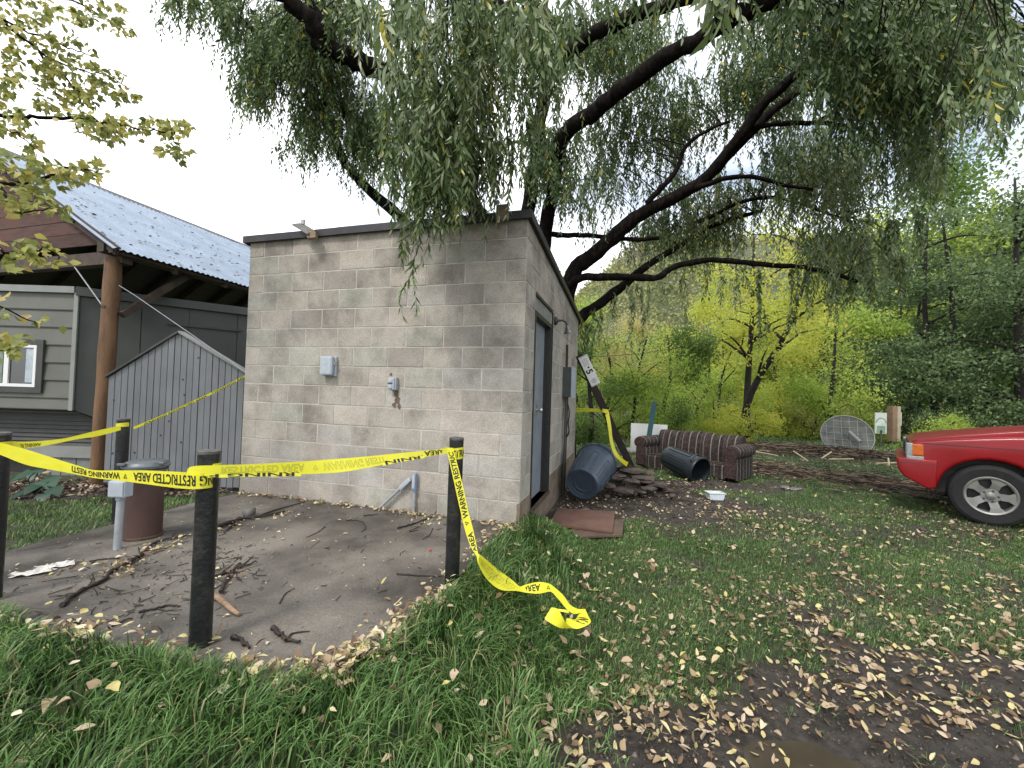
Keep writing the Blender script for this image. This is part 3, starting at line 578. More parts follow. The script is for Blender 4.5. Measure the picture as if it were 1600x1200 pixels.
MB().prism([tp(-.03, 2.305), tp(5.4, 2.305), tp(5.4, 2.42), tp(-.03, 2.42)], (*(TN * -.05), 0)).build('fascia', M_side2, trl)
b = MB(); b.box(tp(1.35, 2.05) - np.array([*(TN * .02), 0]), (.9, .02, .03), np.array([[TD[0], TN[0], 0], [TD[1], TN[1], 0], [0, 0, 1.]])); b.build('drip_rail', M_dtrim, trl)
b = MB(); b.lathe([(0, 0), (.03, .005), (.035, .02), (0, .03)], tp(.32, .98) - np.array([*(TN * .01), 0]), (*(-TN), 0), 12); b.box(tp(.37, .98) - np.array([*(TN * .03), 0]), (.13, .02, .03), np.array([[TD[0], TN[0], 0], [TD[1], TN[1], 0], [0, 0, 1.]]), .006); b.build('door_handle', M_steel, trl)
# recessed lower body, skirt
for i in range(9):
    z_ = .80 - i * .056; b = MB(); b.prism([(TX + .35, TY + .22, z_), (TX + .35, TY + .20, z_ - .05), (TX + .35, TY + .26, z_ - .054), (TX + .35, TY + .26, z_)], (-5.6, 0, 0)); b.build('lower_siding_board', M_dtrim, trl)
MB().prism([(TX + .0, TY - .0, .80), (TX + .36, TY + .26, .50), (TX + .36, TY + .26, .82), (TX, TY + .26, .82)], (-.02, .03, 0)).build('underside_wedge', M_side2, trl)
MB().prism([(TX + .6, TY + .16, .15), (TX + .6, TY + .16, .30), (TX + .6, TY + .2, .30), (TX + .6, TY + .2, .15)], (-6, 0, 0)).build('band_board', M_ltrim, trl)
for i in range(26):
    x_ = TX + .58 - i * .2; 
    if 5 < i < 10: continue
    MB().box((x_, TY + .2 + rng.uniform(-.004, .004), .02), (.188, .02, .26)).build('skirt_board', M_skirt, trl)
MB().box((TX - .8, TY + .27, .02), (.9, .02, .3)).build('skirt_opening', M_dark, trl)
wx0, wx1, wz1_, wz0_ = T(-40, 537, TY)[0], T(74, 532, TY)[0], T(60, 531, TY)[2], T(60, 614, TY)[2]
win = MB(); yy = TY - .035
for (a, b_, c, d_) in ((wx0, wx1, wz1_ - .07, wz1_), (wx0, wx1, wz0_, wz0_ + .07), (wx0, wx0 + .075, wz0_ + .072, wz1_ - .072), (wx1 - .075, wx1, wz0_ + .072, wz1_ - .072)): win.box(((a + b_) / 2, yy, (c + d_) / 2), (b_ - a, .022, d_ - c))
wn = win.build('window', M_dtrim, trl)
ix0, ix1, iz0, iz1 = wx0 + .08, wx1 - .08, wz0_ + .075, wz1_ - .075; mid = T(17, 560, TY)[0]; fr = MB()
for (a, b_, c, d_) in ((ix0, ix1, iz1 - .035, iz1), (ix0, ix1, iz0, iz0 + .04), (ix0, ix0 + .035, iz0 + .04, iz1 - .035), (ix1 - .035, ix1, iz0 + .04, iz1 - .035), (mid - .03, mid + .03, iz0 + .04, iz1 - .035)): fr.box(((a + b_) / 2, yy, (c + d_) / 2), (b_ - a, .03, d_ - c))
fr.build('frame', M_white, wn)
for a, b_ in ((ix0 + .037, mid - .032), (mid + .032, ix1 - .037)): MB().box(((a + b_) / 2, yy + .006, (iz0 + iz1) / 2), (b_ - a, .006, iz1 - iz0 - .08)).build('pane', M_glass, wn)
b = MB(); 
for k_ in range(6): b.box((ix1 - .05 - k_ * .017, yy + .0005, (iz0 + iz1) / 2 + .01), (.019, .003, iz1 - iz0 - .10))
b.build('curtain', mat('thin_curtain', (.45, .50, .55), (.3, .34, .38), 9, .9), wn)
MB().box((mid - .09, yy + .0005, (iz0 + iz1) / 2), (.06, .003, iz1 - iz0 - .1)).build('curtain', mat('green_curtain', (.2, .24, .22), (.12, .15, .13), 9, .9), wn)

# ------------------------------------------------------------------ board screen between pole and hut
GY = 4.92; M_gb = mat('grey_painted_board', (.165, .172, .18), (.12, .126, .132), 4, .7, .12, 40, rand=.06, stretch=(1, 1, .4)); 
ga, gp, gr_ = T(170, 590, GY), T(281, 520, GY), T(382, 582, GY); gz0 = .0
scr = empty('board_screen', (ga[0], GY, -.1), 'grey vertical-board screen with a peaked top beside the block hut', 'screen')
xs = np.linspace(ga[0], gr_[0], 22)
def gtop(x): return np.interp(x, [ga[0], gp[0], gr_[0]], [ga[2], gp[2], gr_[2]])
for a, b_ in zip(xs[:-1], xs[1:]):
    g_ = .0045; y_ = GY + rng.uniform(-.003, .003); z0 = gz0 + rng.uniform(-.012, .012)
    pl = [(a + g_, y_, z0), (b_ - g_, y_, z0), (b_ - g_, y_, gtop(b_ - g_))] + ([(gp[0], y_, gp[2])] if a + g_ < gp[0] < b_ - g_ else []) + [(a + g_, y_, gtop(a + g_))]
    MB().prism(pl, (0, .018, 0)).build('board', M_gb, scr)
MB().prism([(ga[0] + .01, GY + .022, gz0 + .03), (gr_[0] - .01, GY + .022, gz0 + .03), (gr_[0] - .01, GY + .022, gr_[2] - .02), (gp[0], GY + .022, gp[2] - .02), (ga[0] + .01, GY + .022, ga[2] - .02)], (0, .03, 0)).build('backing', M_dark, scr)
for p0, p1, nm_, mm in ((ga + [-.03, 0, -.005], gp, 'cap_board', M_dtrim), (gp, gr_ + [.03, 0, -.01], 'cap_board', M_ltrim)):
    beam(MB(), p0 + [0, .02, .012], p1 + [0, .02, .012], .10, .022).build(nm_, mm, scr)
b = MB()
for x_, y_ in ((286, 593), (288, 617), (310, 559), (264, 658), (251, 680), (283, 691), (210, 707), (178, 625), (176, 708)): b.lathe([(0, -.008), (.009, -.006), (.009, 0)], T(x_, y_, GY - .002), (0, 1, 0), 8)
b.build('knot_hole', M_dark, scr, kind='stuff')

# ------------------------------------------------------------------ bollards
M_boll = mat('chipped_black_paint', (.030, .028, .027), (.007, .0075, .008), 11, .36, .35, 50, c3=(.0105, .011, .012), detail=9)
M_bcap = mat('worn_grey_cap', (.11, .10, .095), (.04, .037, .035), 25, .7, .3)
M_bring = mat('scuffed_dark_band', (.028, .022, .018), (.010, .009, .009), 14, .6, .3)
def bollard(base, hgt, lab, r=.0445, lean=(0, 0)):
    j = empty('bollard', base, lab, 'bollard', 'black steel bollards around the slab')
    top = np.array(base) + np.array([lean[0], lean[1], hgt]); dn = nrm(top - np.array(base))
    smooth_by_angle(MB().tube([np.array(base) - dn * .15, np.array(base) + dn * .02, np.array(base) + dn * .4, top], [r] * 4, 32, True).build('post', M_boll, j), 50)
    smooth_by_angle(MB().lathe([(r + .0012, -.012), (r + .0014, .0), (r * .8, .004), (0, .006)], top, dn, 32).build('cap', M_bcap, j), 50)
    return j
BP = {'near': (-1.39, 1.945, 0), 'mid': (-.337, 2.64, 0), 'back': (-3.32, 3.60, 0), 'left': (-2.765, 2.275, 0)}
bollard(BP['near'], .885, 'black bollard nearest the camera, at the grassy front edge of the slab')
bollard(BP['mid'], .905, 'black bollard in front of the block wall with a tape end tied below its top')
bollard(BP['back'], .875, 'black bollard standing behind the domed well pipe, in front of the board screen')
bollard(BP['left'], .895, 'black bollard cut by the left edge of the photo beside the lawn')

# ------------------------------------------------------------------ well pipe with domed cap, conduit
wc = G(223, 838, 0); j = empty('well_pipe', wc, 'rusty brown steel well pipe with a grey domed lid on the slab', 'well pipe')
M_case = mat('rusty_casing', (.075, .038, .030), (.040, .022, .019), 3, .6, .3, 40, c3=(.055, .030, .025), stretch=(1, 1, .5))
smooth_by_angle(MB().tube([wc, wc + [0, 0, .54]], .118, 40).build('casing', M_case, j))
smooth_by_angle(MB().lathe([(.121, .0), (.126, .0), (.126, .018), (.119, .022)], wc, n=40).build('base_collar', M_rust, j))
M_alu = mat('dull_aluminium', (.16, .175, .19), (.09, .10, .11), 9, .42, .1, metal=.5)
smooth_by_angle(MB().lathe([(.12, .50), (.139, .512), (.139, .525), (.125, .528), (.125, .536), (.149, .54), (.149, .556), (.135, .562), (.13, .575), (.105, .588), (.05, .595), (0, .597)], wc, n=40).build('lid', M_alu, j), 50)
b = MB(); b.box(wc + [.135, -.02, .572], (.05, .035, .02), None, .006); b.box(wc + [-.07, -.13, .572], (.06, .03, .02), None, .005); b.build('lid_clamp', M_alu, j)
cp_ = G(183, 858, 0) + [0, 0, 0]; j = empty('conduit_riser', cp_, 'grey conduit with a square junction box in front of the rusty well pipe', 'conduit')
b1_ = T(189, 776, cp_[1] + .0); smooth_by_angle(MB().tube([cp_ - [0, 0, .02], b1_], .0235, 14).build('pipe', M_pvc, j)); smooth_by_angle(MB().tube([b1_ - [0, 0, .02], b1_ + [0, 0, .03]], .030, 14).build('coupling', M_pvc, j))
bc_ = T(189, 763, cp_[1]); MB().box(bc_, (.118, .075, .115), None, .006).build('junction_box', M_greymetal, j)
MB().box(bc_ + [0, -.041, 0], (.105, .006, .1), None, .002).build('box_cover', M_greymetal, j)
smooth_by_angle(MB().tube([bc_ + [0.01, .02, .05], bc_ + [0.015, .02, .105]], .021, 14).build('upper_pipe', M_pvc, j)); b = MB(); b.lathe([(.029, 0), (.029, .02)], bc_ + [0.01, .02, .06]); b.build('coupling', M_white, j)

# ------------------------------------------------------------------ trash bins
M_bin = mat('blue_grey_plastic', (.060, .082, .112), (.043, .058, .080), 4, .38, .08, 30)
M_bin_b = mat('scuffed_black_plastic', (.018, .024, .030), (.010, .014, .018), 5, .42, .08, 30)
def bin_(nm, base, topc, rb, rt, m_, lab, open_=True):
    base = np.array(base); topc = np.array(topc); ax = nrm(topc - base); H = np.linalg.norm(topc - base); j = empty(nm, base, lab, 'trash bin')
    smooth_by_angle(MB().lathe([(rb * .70, .03), (rb * .72, .012), (rb * .86, .010), (rb * .88, .0), (rb * .98, .0), (rb, .015), (rb + (rt - rb) * .3, H * .3), (rb + (rt - rb) * .92, H * .92), (rt, H * .95), (rt * 1.06, H * .955), (rt * 1.06, H * .985), (rt * 1.02, H), (rt * .97, H), (rt * .95, H * .94), (rb * .95, .05), (0, .04)], base, ax, 48).build('body', m_, j), 40)
    smooth_by_angle(MB().lathe([(0, .034), (rb * .45, .034), (rb * .47, .028), (rb * .70, .031)], base, ax, 48).build('bottom', m_, j), 40)
    x = nrm(np.cross(ax, [0, 0, 1.])); y = np.cross(ax, x)
    for k_ in range(8):
        a = k_ * PI / 4 + .3; ra = np.cos(a) * x + np.sin(a) * y; tg = np.cross(ax, ra); b = MB()
        for sgn in (-1, 1):
            p = [base + ax * H * f_ + ra * (rb + (rt - rb) * f_ + .003) + tg * sgn * (.045 if k_ % 2 == 0 else .02) for f_ in (.1, .4, .72)]; b.tube(p, .006, 6)
        b.tube([base + ax * H * .72 + ra * (rb + (rt - rb) * .72 + .003) + tg * q * (.045 if k_ % 2 == 0 else .02) for q in (-1, 0, 1)], .006, 6)
        smooth_by_angle(b.build('rib', m_, j), 60)
    for sgn in (-1, 1):
        ra = sgn * (y * -.85 + x * .5) / np.hypot(.85, .5); tg = np.cross(ax, ra); c = base + ax * H * .9 + ra * (rt + .005)
        smooth_by_angle(MB().tube(spline([c - tg * .09, c - tg * .08 + ra * .045, c + tg * .08 + ra * .045, c + tg * .09], 6), .012, 8).build('handle', m_, j), 60)
    return j
b0 = T(909, 757, 5.62); b1p = T(932, 722, 6.20)
bin_('trash_bin', b0, b1p, .225, .285, M_bin, 'blue-grey plastic trash bin lying on its side by the hut, bottom towards us')
b0 = T(1044, 713, 8.0); b1p = T(1095, 736.5, 7.35)
bin_('trash_bin', b0, b1p, .20, .235, M_bin_b, 'black plastic trash bin toppled in front of the striped sofa')

# ------------------------------------------------------------------ sofa
def fabric():
    m = bpy.data.materials.new('striped_upholstery'); m.use_nodes = True; N = m.node_tree.nodes; L = m.node_tree.links; bs = N['Principled BSDF']; bs.inputs['Roughness'].default_value = .95; bs.inputs['Specular IOR Level'].default_value = .15
    uv = N.new('ShaderNodeAttribute'); uv.attribute_name = 'stripe'
    w1 = N.new('ShaderNodeMath'); w1.operation = 'MULTIPLY'; w1.inputs[1].default_value = 2.3; L.new(uv.outputs['Fac'], w1.inputs[0])
    fr = N.new('ShaderNodeMath'); fr.operation = 'FRACT'; L.new(w1.outputs[0], fr.inputs[0])
    r = N.new('ShaderNodeValToRGB'); r.color_ramp.interpolation = 'CONSTANT'; e = r.color_ramp.elements; e[0].color = (.026, .021, .020, 1); e[1].position = .95; e[1].color = (.20, .165, .14, 1)
    for p, c in ((.30, (.22, .19, .165)), (.335, (.020, .014, .014)), (.50, (.065, .052, .046)), (.53, (.024, .024, .024)), (.64, (.15, .14, .125)), (.67, (.038, .022, .021)), (.82, (.022, .020, .020))): q = e.new(p); q.color = (*c, 1)
    L.new(fr.outputs[0], r.inputs[0]); co = N.new('ShaderNodeTexCoord'); vo = N.new('ShaderNodeTexNoise'); vo.inputs['Scale'].default_value = 22; vo.inputs['Detail'].default_value = 4; vo.inputs['Distortion'].default_value = 1.5; L.new(co.outputs['Object'], vo.inputs['Vector'])
    rr_ = N.new('ShaderNodeValToRGB'); rr_.color_ramp.elements[0].position = .5; rr_.color_ramp.elements[1].position = .57; L.new(vo.outputs['Fac'], rr_.inputs[0])
    mx_ = N.new('ShaderNodeMix'); mx_.data_type = 'RGBA'; mx_.blend_type = 'MIX'; sc_ = N.new('ShaderNodeMath'); sc_.operation = 'MULTIPLY'; sc_.inputs[1].default_value = .55; L.new(rr_.outputs[0], sc_.inputs[0]); L.new(sc_.outputs[0], mx_.inputs[0]); L.new(r.outputs[0], mx_.inputs[6]); mx_.inputs[7].default_value = (.075, .062, .054, 1)
    L.new(mx_.outputs[2], bs.inputs['Base Color']); bp = N.new('ShaderNodeBump'); bp.inputs['Strength'].default_value = .6; bp.inputs['Distance'].default_value = .02
    n3 = N.new('ShaderNodeTexNoise'); n3.inputs['Scale'].default_value = 7; L.new(co.outputs['Object'], n3.inputs['Vector']); L.new(n3.outputs['Fac'], bp.inputs['Height']); L.new(bp.outputs[0], bs.inputs['Normal']); return m
M_fab = fabric()
SX = nrm([.67, -.742, 0]); SY = nrm([.742, .67, 0]); so = np.array([*G(990, 729, -.25)[:2], -.27]); so = so + SX * .02
sofa = empty('sofa', so, 'wet discarded sofa with dark striped upholstery and rolled arms, seat cushions gone', 'sofa')
def loc(x, y, z): return so + SX * x + SY * y + np.array([0, 0, z])
def fab(name, poly, axis_, a0, a1, sax, n=14, cap=True, puff=0):
    """profile swept along x (sofa length) or y (depth); stripes run across the sweep"""
    m_ = len(poly); K = n; V = []; S_ = []
    for i in range(K):
        t = i / (K - 1); s = a0 + (a1 - a0) * t; e_ = 1 - .10 * (abs(2 * t - 1) ** 8); cx_ = np.mean([p[0] for p in poly]); cz_ = np.mean([p[1] for p in poly])
        for p in poly:
            u_ = cx_ + (p[0] - cx_) * e_ + puff * math.sin(s * 9.5) * .5; z_ = cz_ + (p[1] - cz_) * e_ + puff * math.sin(s * 7 + 1)
            V.append(loc(s, u_, z_) if axis_ == 'x' else loc(u_, s, z_)); S_.append(s)
    Fc = [(i * m_ + j_, i * m_ + (j_ + 1) % m_, (i + 1) * m_ + (j_ + 1) % m_, (i + 1) * m_ + j_) for i in range(K - 1) for j_ in range(m_)]
    if cap: Fc += [tuple(range(m_ - 1, -1, -1)), tuple(range((K - 1) * m_, K * m_))]
    mb = MB(); mb.add(V, Fc); me = mb.mesh(name, M_fab, False, so); at = me.attributes.new('stripe', 'FLOAT', 'POINT'); at.data.foreach_set('value', np.array(S_, np.float32) + (0 if axis_ == 'x' else .35)); return smooth_by_angle(link(name, me, sofa), 50)
LN = 2.0
bk_prof = [(.62, .20), (.60, .45), (.63, .62), (.66, .70), (.70, .765), (.77, .80), (.85, .80), (.92, .76), (.95, .68), (.93, .60), (.90, .52), (.90, .05), (.66, .05)]
fab('backrest', bk_prof, 'x', .17, LN - .17, 0, 60, True, .012)
def armp(c, out_):
    a = np.linspace(-.35 * PI, 1.25 * PI, 14); pr = [(c + out_ * (.02 + .135 * math.cos(t)), .545 + .125 * math.sin(t)) for t in a]
    pr = [(c + out_ * .10, .05), (c + out_ * .10, .43)] + pr + [(c - out_ * .10, .42), (c - out_ * .10, .05)]
    return pr
fab('armrest', armp(.12, -1), 'y', .0, .86, 0, 26); fab('armrest', armp(LN - .12, 1), 'y', .0, .86, 0, 26)
fab('front_rail', [(.06, .04), (.06, .28), (.10, .30), (.14, .27), (.14, .04)], 'x', .21, LN - .21, 0, 30)
M_void = mat('dark_seat_lining', (.02, .018, .017), (.010, .009, .009), 8, .95)
b = MB(); b.add([loc(.2, .14, .18), loc(LN - .2, .14, .18), loc(LN - .2, .64, .2), loc(.2, .64, .2), loc(.2, .14, .05), loc(LN - .2, .14, .05), loc(LN - .2, .64, .05), loc(.2, .64, .05)], [(0, 1, 2, 3), (7, 6, 5, 4), (0, 4, 5, 1), (3, 2, 6, 7), (0, 3, 7, 4), (1, 5, 6, 2)]); b.build('seat_deck', M_void, sofa)
for y_, z_ in ((.16, .31), (.42, .30)): MB().tube([loc(.2, y_, z_), loc(LN - .2, y_, z_ - .01)], .014, 8).build('seat_bar', M_beam, sofa)
# board, post and stone behind the sofa
p0, p1 = T(986, 661, 9.5), T(1043, 664, 9.8); bt = MB(); bt.prism([p0, p1, p1 - [0, 0, .62], p0 - [0, 0, .62]], (0.01, .025, 0)); wb = bt.build('white_board', M_white, None, label='white board leaning behind the left end of the sofa', cat='board')
b = MB(); 
for px_, ln in ((997, .2), (999.5, .12), (1007, .1), (1024, .08)): q = T(px_, 669, 9.53 + (px_ - 986) * .005 - .012); b.box(q, (.012, .003, ln))
o_ = b.build('drip_mark', mat('grey_drip', (.35, .38, .38), (.28, .3, .3), 9, .8), wb)
MB().box((T(1022, 632, 9.3) + T(1013, 690, 9.3)) / 2, (.10, .04, .95), np.array(Matrix.Rotation(.14, 3, 'Y'))).build('fence_post', mat('teal_metal', (.02, .075, .085), (.012, .05, .06), 9, .6), None, label='dark teal metal post leaning behind the sofa', cat='post')
def rock(c, s, m_, name='stone', parent=None, seed=0, flat=.6, **k):
    bm = bmesh.new(); bmesh.ops.create_icosphere(bm, subdivisions=2, radius=1); r_ = np.random.RandomState(seed)
    a = r_.rand() * 6; ax = r_.randn(4, 3)
    for v in bm.verts:
        d_ = np.array(v.co); f_ = 1 + .22 * math.sin(d_ @ ax[0] * 1.3 + a) + .12 * math.sin(d_ @ ax[1] * 2.3) + (.13 * r_.randn() if flat < .3 else 0); 
        p = d_ * f_; p = np.clip(p, -.85, .85); p = np.array([p[0] * s, p[1] * s * .8, p[2] * s * flat]); v.co = Vector((p[0] * math.cos(a) - p[1] * math.sin(a), p[0] * math.sin(a) + p[1] * math.cos(a), p[2]))
    me = bpy.data.meshes.new(name); bm.to_mesh(me); bm.free(); me.materials.append(m_); me.polygons.foreach_set('use_smooth', [flat > .3] * len(me.polygons))
    return link(name, me, parent, np.array(c) - (np.array(wloc(parent)) if parent else 0), **k)
M_stone = mat('grey_stone', (.16, .155, .14), (.08, .078, .07), 7, .9, .5, 40)
M_pale = mat('pale_stone', (.5, .49, .45), (.36, .35, .32), 7, .9, .4, 40)
rock(G(989, 704, -.2), .16, M_pale, 'stone', None, 3, label='pale rounded stone on the ground left of the sofa', cat='stone')
rock(G(390, 800, .03), .055, M_stone, 'stone', None, 5, .75, label='fist-sized grey stone lying on the slab by the dark branches', cat='stone')
rock(G(8, 968, .0), .06, mat('pinkish_stone', (.5, .38, .36), (.35, .27, .25), 7, .8, .2), 'stone', None, 8, .45, label='pinkish pale stone at the left end of the slab edge', cat='stone')

# ------------------------------------------------------------------ leaning sign post by the hut
pa, pb2 = T(985, 727, 7.45), T(905, 556, 6.85); pa = pa - (pb2 - pa) * .06
dsg = nrm(pb2 - pa); sp_ = empty('sign_post', pa, 'dark wooden post leaning against the hut corner with a white number sign near its top', 'sign post')
sx_ = nrm(np.cross(dsg, [0, -1, 0.])); sx_ = nrm(np.cross(np.array([-.15, -1, .1]), dsg)); sy_ = np.cross(dsg, sx_); Rp_ = np.stack([sx_, sy_, dsg], 1)
if sx_[0] < 0: sx_ = -sx_; sy_ = -sy_; Rp_ = np.stack([sx_, sy_, dsg], 1)
ln_ = np.linalg.norm(pb2 - pa); MB().box((pa + pb2) / 2, (.115, .10, ln_), Rp_, .004).build('post', mat('dark_stained_post', (.028, .019, .014), (.012, .009, .008), 6, .7, .3, stretch=(1, 1, 1)), sp_)
fn = sy_ if sy_[1] < 0 else -sy_; pc = pb2 - dsg * .29 + fn * .054 + sx_ * .042
MB().box(pc, (.155, .006, .55), np.stack([sx_, fn, dsg], 1), .002).build('sign_plate', M_white, sp_)
M_ink = mat('black_lettering', (.012, .012, .012), (.008, .008, .008), 9, .6)
M_inkg = mat('faded_lettering', (.22, .22, .23), (.15, .15, .16), 9, .7)
b = MB()
for s_, w_, h_ in ((-1, .135, .004), (1, .135, .004)): b.box(pc + dsg * s_ * .262 + fn * .004, (w_, .001, h_), np.stack([sx_, fn, dsg], 1))
b.build('plate_border', M_ink, sp_)
_txt = {}
def textmesh(s_):
    """flat lettering as arrays (x right, y up), height about 1"""
    if s_ not in _txt:
        cu = bpy.data.curves.new('lettering', 'FONT'); cu.body = s_; cu.size = 1.43; cu.resolution_u = 3; cu.offset = .035; ob = bpy.data.objects.new('lettering', cu); COL.objects.link(ob)
        me = bpy.data.meshes.new_from_object(ob, depsgraph=None) if False else None
        dg = bpy.context.evaluated_depsgraph_get(); dg.update(); me = bpy.data.meshes.new_from_object(ob.evaluated_get(dg)); bm = bmesh.new(); bm.from_mesh(me); bmesh.ops.triangulate(bm, faces=bm.faces); bmesh.ops.remove_doubles(bm, verts=bm.verts, dist=1e-5)
        _txt[s_] = (np.array([v.co[:] for v in bm.verts]), [tuple(v.index for v in f.verts) for f in bm.faces]); bm.free(); bpy.data.objects.remove(ob); bpy.data.curves.remove(cu); bpy.data.meshes.remove(me)
    return _txt[s_]
def flattext(s_, o, xd, yd, nd, hgt, name, m_, parent, sx=.8):
    v, f_ = textmesh(s_); b = MB(); b.add([np.array(o) + xd * p[0] * hgt * sx + yd * p[1] * hgt + nd * .001 for p in v], f_); return b.build(name, m_, parent)
flattext('5', pc + dsg * .03 - sx_ * .055 + fn * .0042, -dsg, sx_, fn, .105, 'lettering', M_ink, sp_, 1.1)
MB().box(pc + dsg * .06 + fn * .004 + sx_ * .01, (.03, .001, .03), np.stack([sx_, fn, dsg], 1)).build('dot', M_ink, sp_)
b = MB()
for k_, wd in enumerate((.05, .09, .07, .06, .08, .05)):
    for q_ in range(3): b.box(pc + dsg * (.215 - k_ * .022) + fn * .004 + sx_ * (-.035 + q_ * .032), (.022 * (1 if (k_ + q_) % 3 else .5), .001, .010), np.stack([sx_, fn, dsg], 1))
b.build('faded_lines', M_inkg, sp_)
b = MB()
for a in np.linspace(0, 2 * PI, 14, endpoint=False): b.box(pc - dsg * .19 + fn * .004 + (sx_ * math.cos(a) + dsg * math.sin(a)) * .036, (.014, .001, .010), np.stack([sx_, fn, dsg], 1))
b.box(pc - dsg * .19 + fn * .004, (.02, .001, .03), np.stack([sx_, fn, dsg], 1)); b.build('round_emblem', M_inkg, sp_)

# ------------------------------------------------------------------ boards and small litter on the ground
M_brown = mat('wet_brown_board', (.15, .080, .055), (.085, .045, .033), 4, .5, .2, 40, c3=(.12, .062, .044))
def flatboard(pxs, z, th, lab, m_, nm='brown_board', cat='board'):
    MB().prism([G(x, y, z) for x, y in pxs], (0, 0, -th)).build(nm, m_, None, label=lab, cat=cat)
flatboard([(872, 794), (961, 799), (957, 831), (858, 818)], -.165, .02, 'wet reddish-brown board lying flat by the hut doorway', M_brown)
flatboard([(880, 806), (975, 812), (972, 836), (900, 838)], -.19, .018, 'dull brown board half hidden under the reddish one by the doorway', mat('muddy_board', (.12, .08, .055), (.07, .045, .035), 5, .8, .3))
tb = G(1117, 780, -.25); j = empty('plastic_tub', tb, 'small white plastic tub on the dirt in front of the sofa', 'tub')
b = MB(); q = [tb + np.array([x_ * .095, y_ * .06, 0]) for x_, y_ in ((-1, -1), (1, -1), (1, 1), (-1, 1))]; q2 = [tb + np.array([x_ * .115, y_ * .075, .1]) for x_, y_ in ((-1, -1), (1, -1), (1, 1), (-1, 1))]; b.add(q + q2, [(3, 2, 1, 0), (0, 1, 5, 4), (1, 2, 6, 5), (2, 3, 7, 6), (3, 0, 4, 7)])
b.build('tub_wall', mat('milky_plastic', (.62, .68, .72), (.5, .56, .6), 6, .35), j); b = MB(); b.tube([tb + np.array([x_ * .118, y_ * .078, .1]) for x_, y_ in ((-1, -1), (1, -1), (1, 1), (-1, 1), (-1, -1))], .006, 6); b.build('rim', M_white, j)
def crumple(px, py, z, s, m_, nm, lab, cat, seed, ang=0., asp=2.):
    r_ = np.random.RandomState(seed); n = 9; c = G(px, py, z); V = []; 
    for i in range(n):
        for k_ in range(n):
            x_ = (i / (n - 1) - .5) * s * asp * (1 + .15 * r_.randn() * (i in (0, n - 1))); y_ = (k_ / (n - 1) - .5) * s * (1 - .5 * abs(i / (n - 1) - .5)); V.append(c + np.array([x_ * math.cos(ang) - y_ * math.sin(ang), x_ * math.sin(ang) + y_ * math.cos(ang), .006 + .22 * s * abs(r_.randn()) * .6]))
    b = MB(); b.add(V, [(i * n + k_, i * n + k_ + 1, (i + 1) * n + k_ + 1, (i + 1) * n + k_) for i in range(n - 1) for k_ in range(n - 1)]); b.build(nm, m_, None, label=lab, cat=cat)
M_paper = mat('soggy_paper', (.55, .53, .50), (.40, .38, .35), 20, .8)
crumple(88, 886, .0, .085, M_paper, 'crumpled_paper', 'soggy white paper wad at the left of the slab, right-hand one of two', 'paper', 1, .7, 1.9)
crumple(47, 898, .0, .075, M_paper, 'crumpled_paper', 'flattened white carton scrap at the left of the slab, left-hand one of two', 'paper', 2, .5, 2.4)
crumple(1235, 765, -.25, .18, mat('grey_rag', (.16, .16, .15), (.1, .1, .095), 9, .9), 'rag', 'crumpled grey rag lying in the grass right of the white tub', 'rag', 4, 0, 1.6)
crumple(672, 861, .0, .022, mat('red_foil', (.5, .015, .03), (.3, .01, .02), 9, .35), 'red_scrap', 'tiny red scrap on the slab left of the middle bollard', 'scrap', 5, 0, 1.3)
rp_ = G(1000, 752, -.2); pile = empty('rubble_heap', rp_, 'heap of flat brown rock slabs and dirt beside the blue-grey bin', 'rubble')
M_rock = mat('brown_slate', (.095, .070, .055), (.045, .034, .028), 6, .85, .6, 30, rand=.25)
for i, (x_, y_, s_, z_) in enumerate(((965, 745, .17, -.03), (985, 735, .2, .02), (1005, 748, .24, -.05), (1025, 757, .2, -.12), (975, 765, .18, -.14), (1000, 768, .12, -.17), (1040, 765, .12, -.19), (960, 728, .13, .06), (1015, 738, .13, .0), (990, 752, .15, -.0), (1012, 763, .14, -.13), (950, 758, .13, -.1))):
    rock(G(x_, y_, z_), s_, M_rock, 'rock', pile, 20 + i, .22)
for i in range(14): rock(G(rng.uniform(940, 1060), rng.uniform(750, 785), -.2), rng.uniform(.03, .07), M_rock, 'rock', pile, 50 + i, .6)

# ------------------------------------------------------------------ satellite dish, post, sign plate
dc = T(1323, 681, 13.0); dn = nrm(np.array([-.42, -.80, .42])); M_dish = mat('stained_dish', (.13, .135, .12), (.05, .05, .043), 4, .7, .1); j = empty('satellite_dish', dc - [0, 0, .45], 'dented grey satellite dish dumped in the debris, held with a grid of ribs', 'satellite dish')
prof = [(0, -.13), (.25, -.11), (.45, -.06), (.66, .02), (.67, .0), (.46, -.08), (.25, -.135), (0, -.15)]
smooth_by_angle(MB().lathe(prof, dc, dn, 40).build('reflector', M_dish, j), 50); dx = nrm(np.cross(dn, [0, 0, 1.])); dy = np.cross(dx, dn)
smooth_by_angle(MB().tube([dc + (dx * math.cos(a) + dy * math.sin(a)) * .665 + dn * .02 for a in np.linspace(0, 2 * PI, 41)], .018, 6, False).build('rim', M_ltrim, j), 60)
for k_ in np.linspace(-.5, .5, 6):
    hw = math.sqrt(.66 ** 2 - k_ ** 2)
    for A2, B2 in ((dx, dy), (dy, dx)):
        MB().tube([dc + A2 * k_ + B2 * t_ + dn * (.012 + -.13 * (1 - (k_ * k_ + t_ * t_) / .436)) for t_ in np.linspace(-hw, hw, 9)], .011, 5).build('rib', M_ltrim, j)
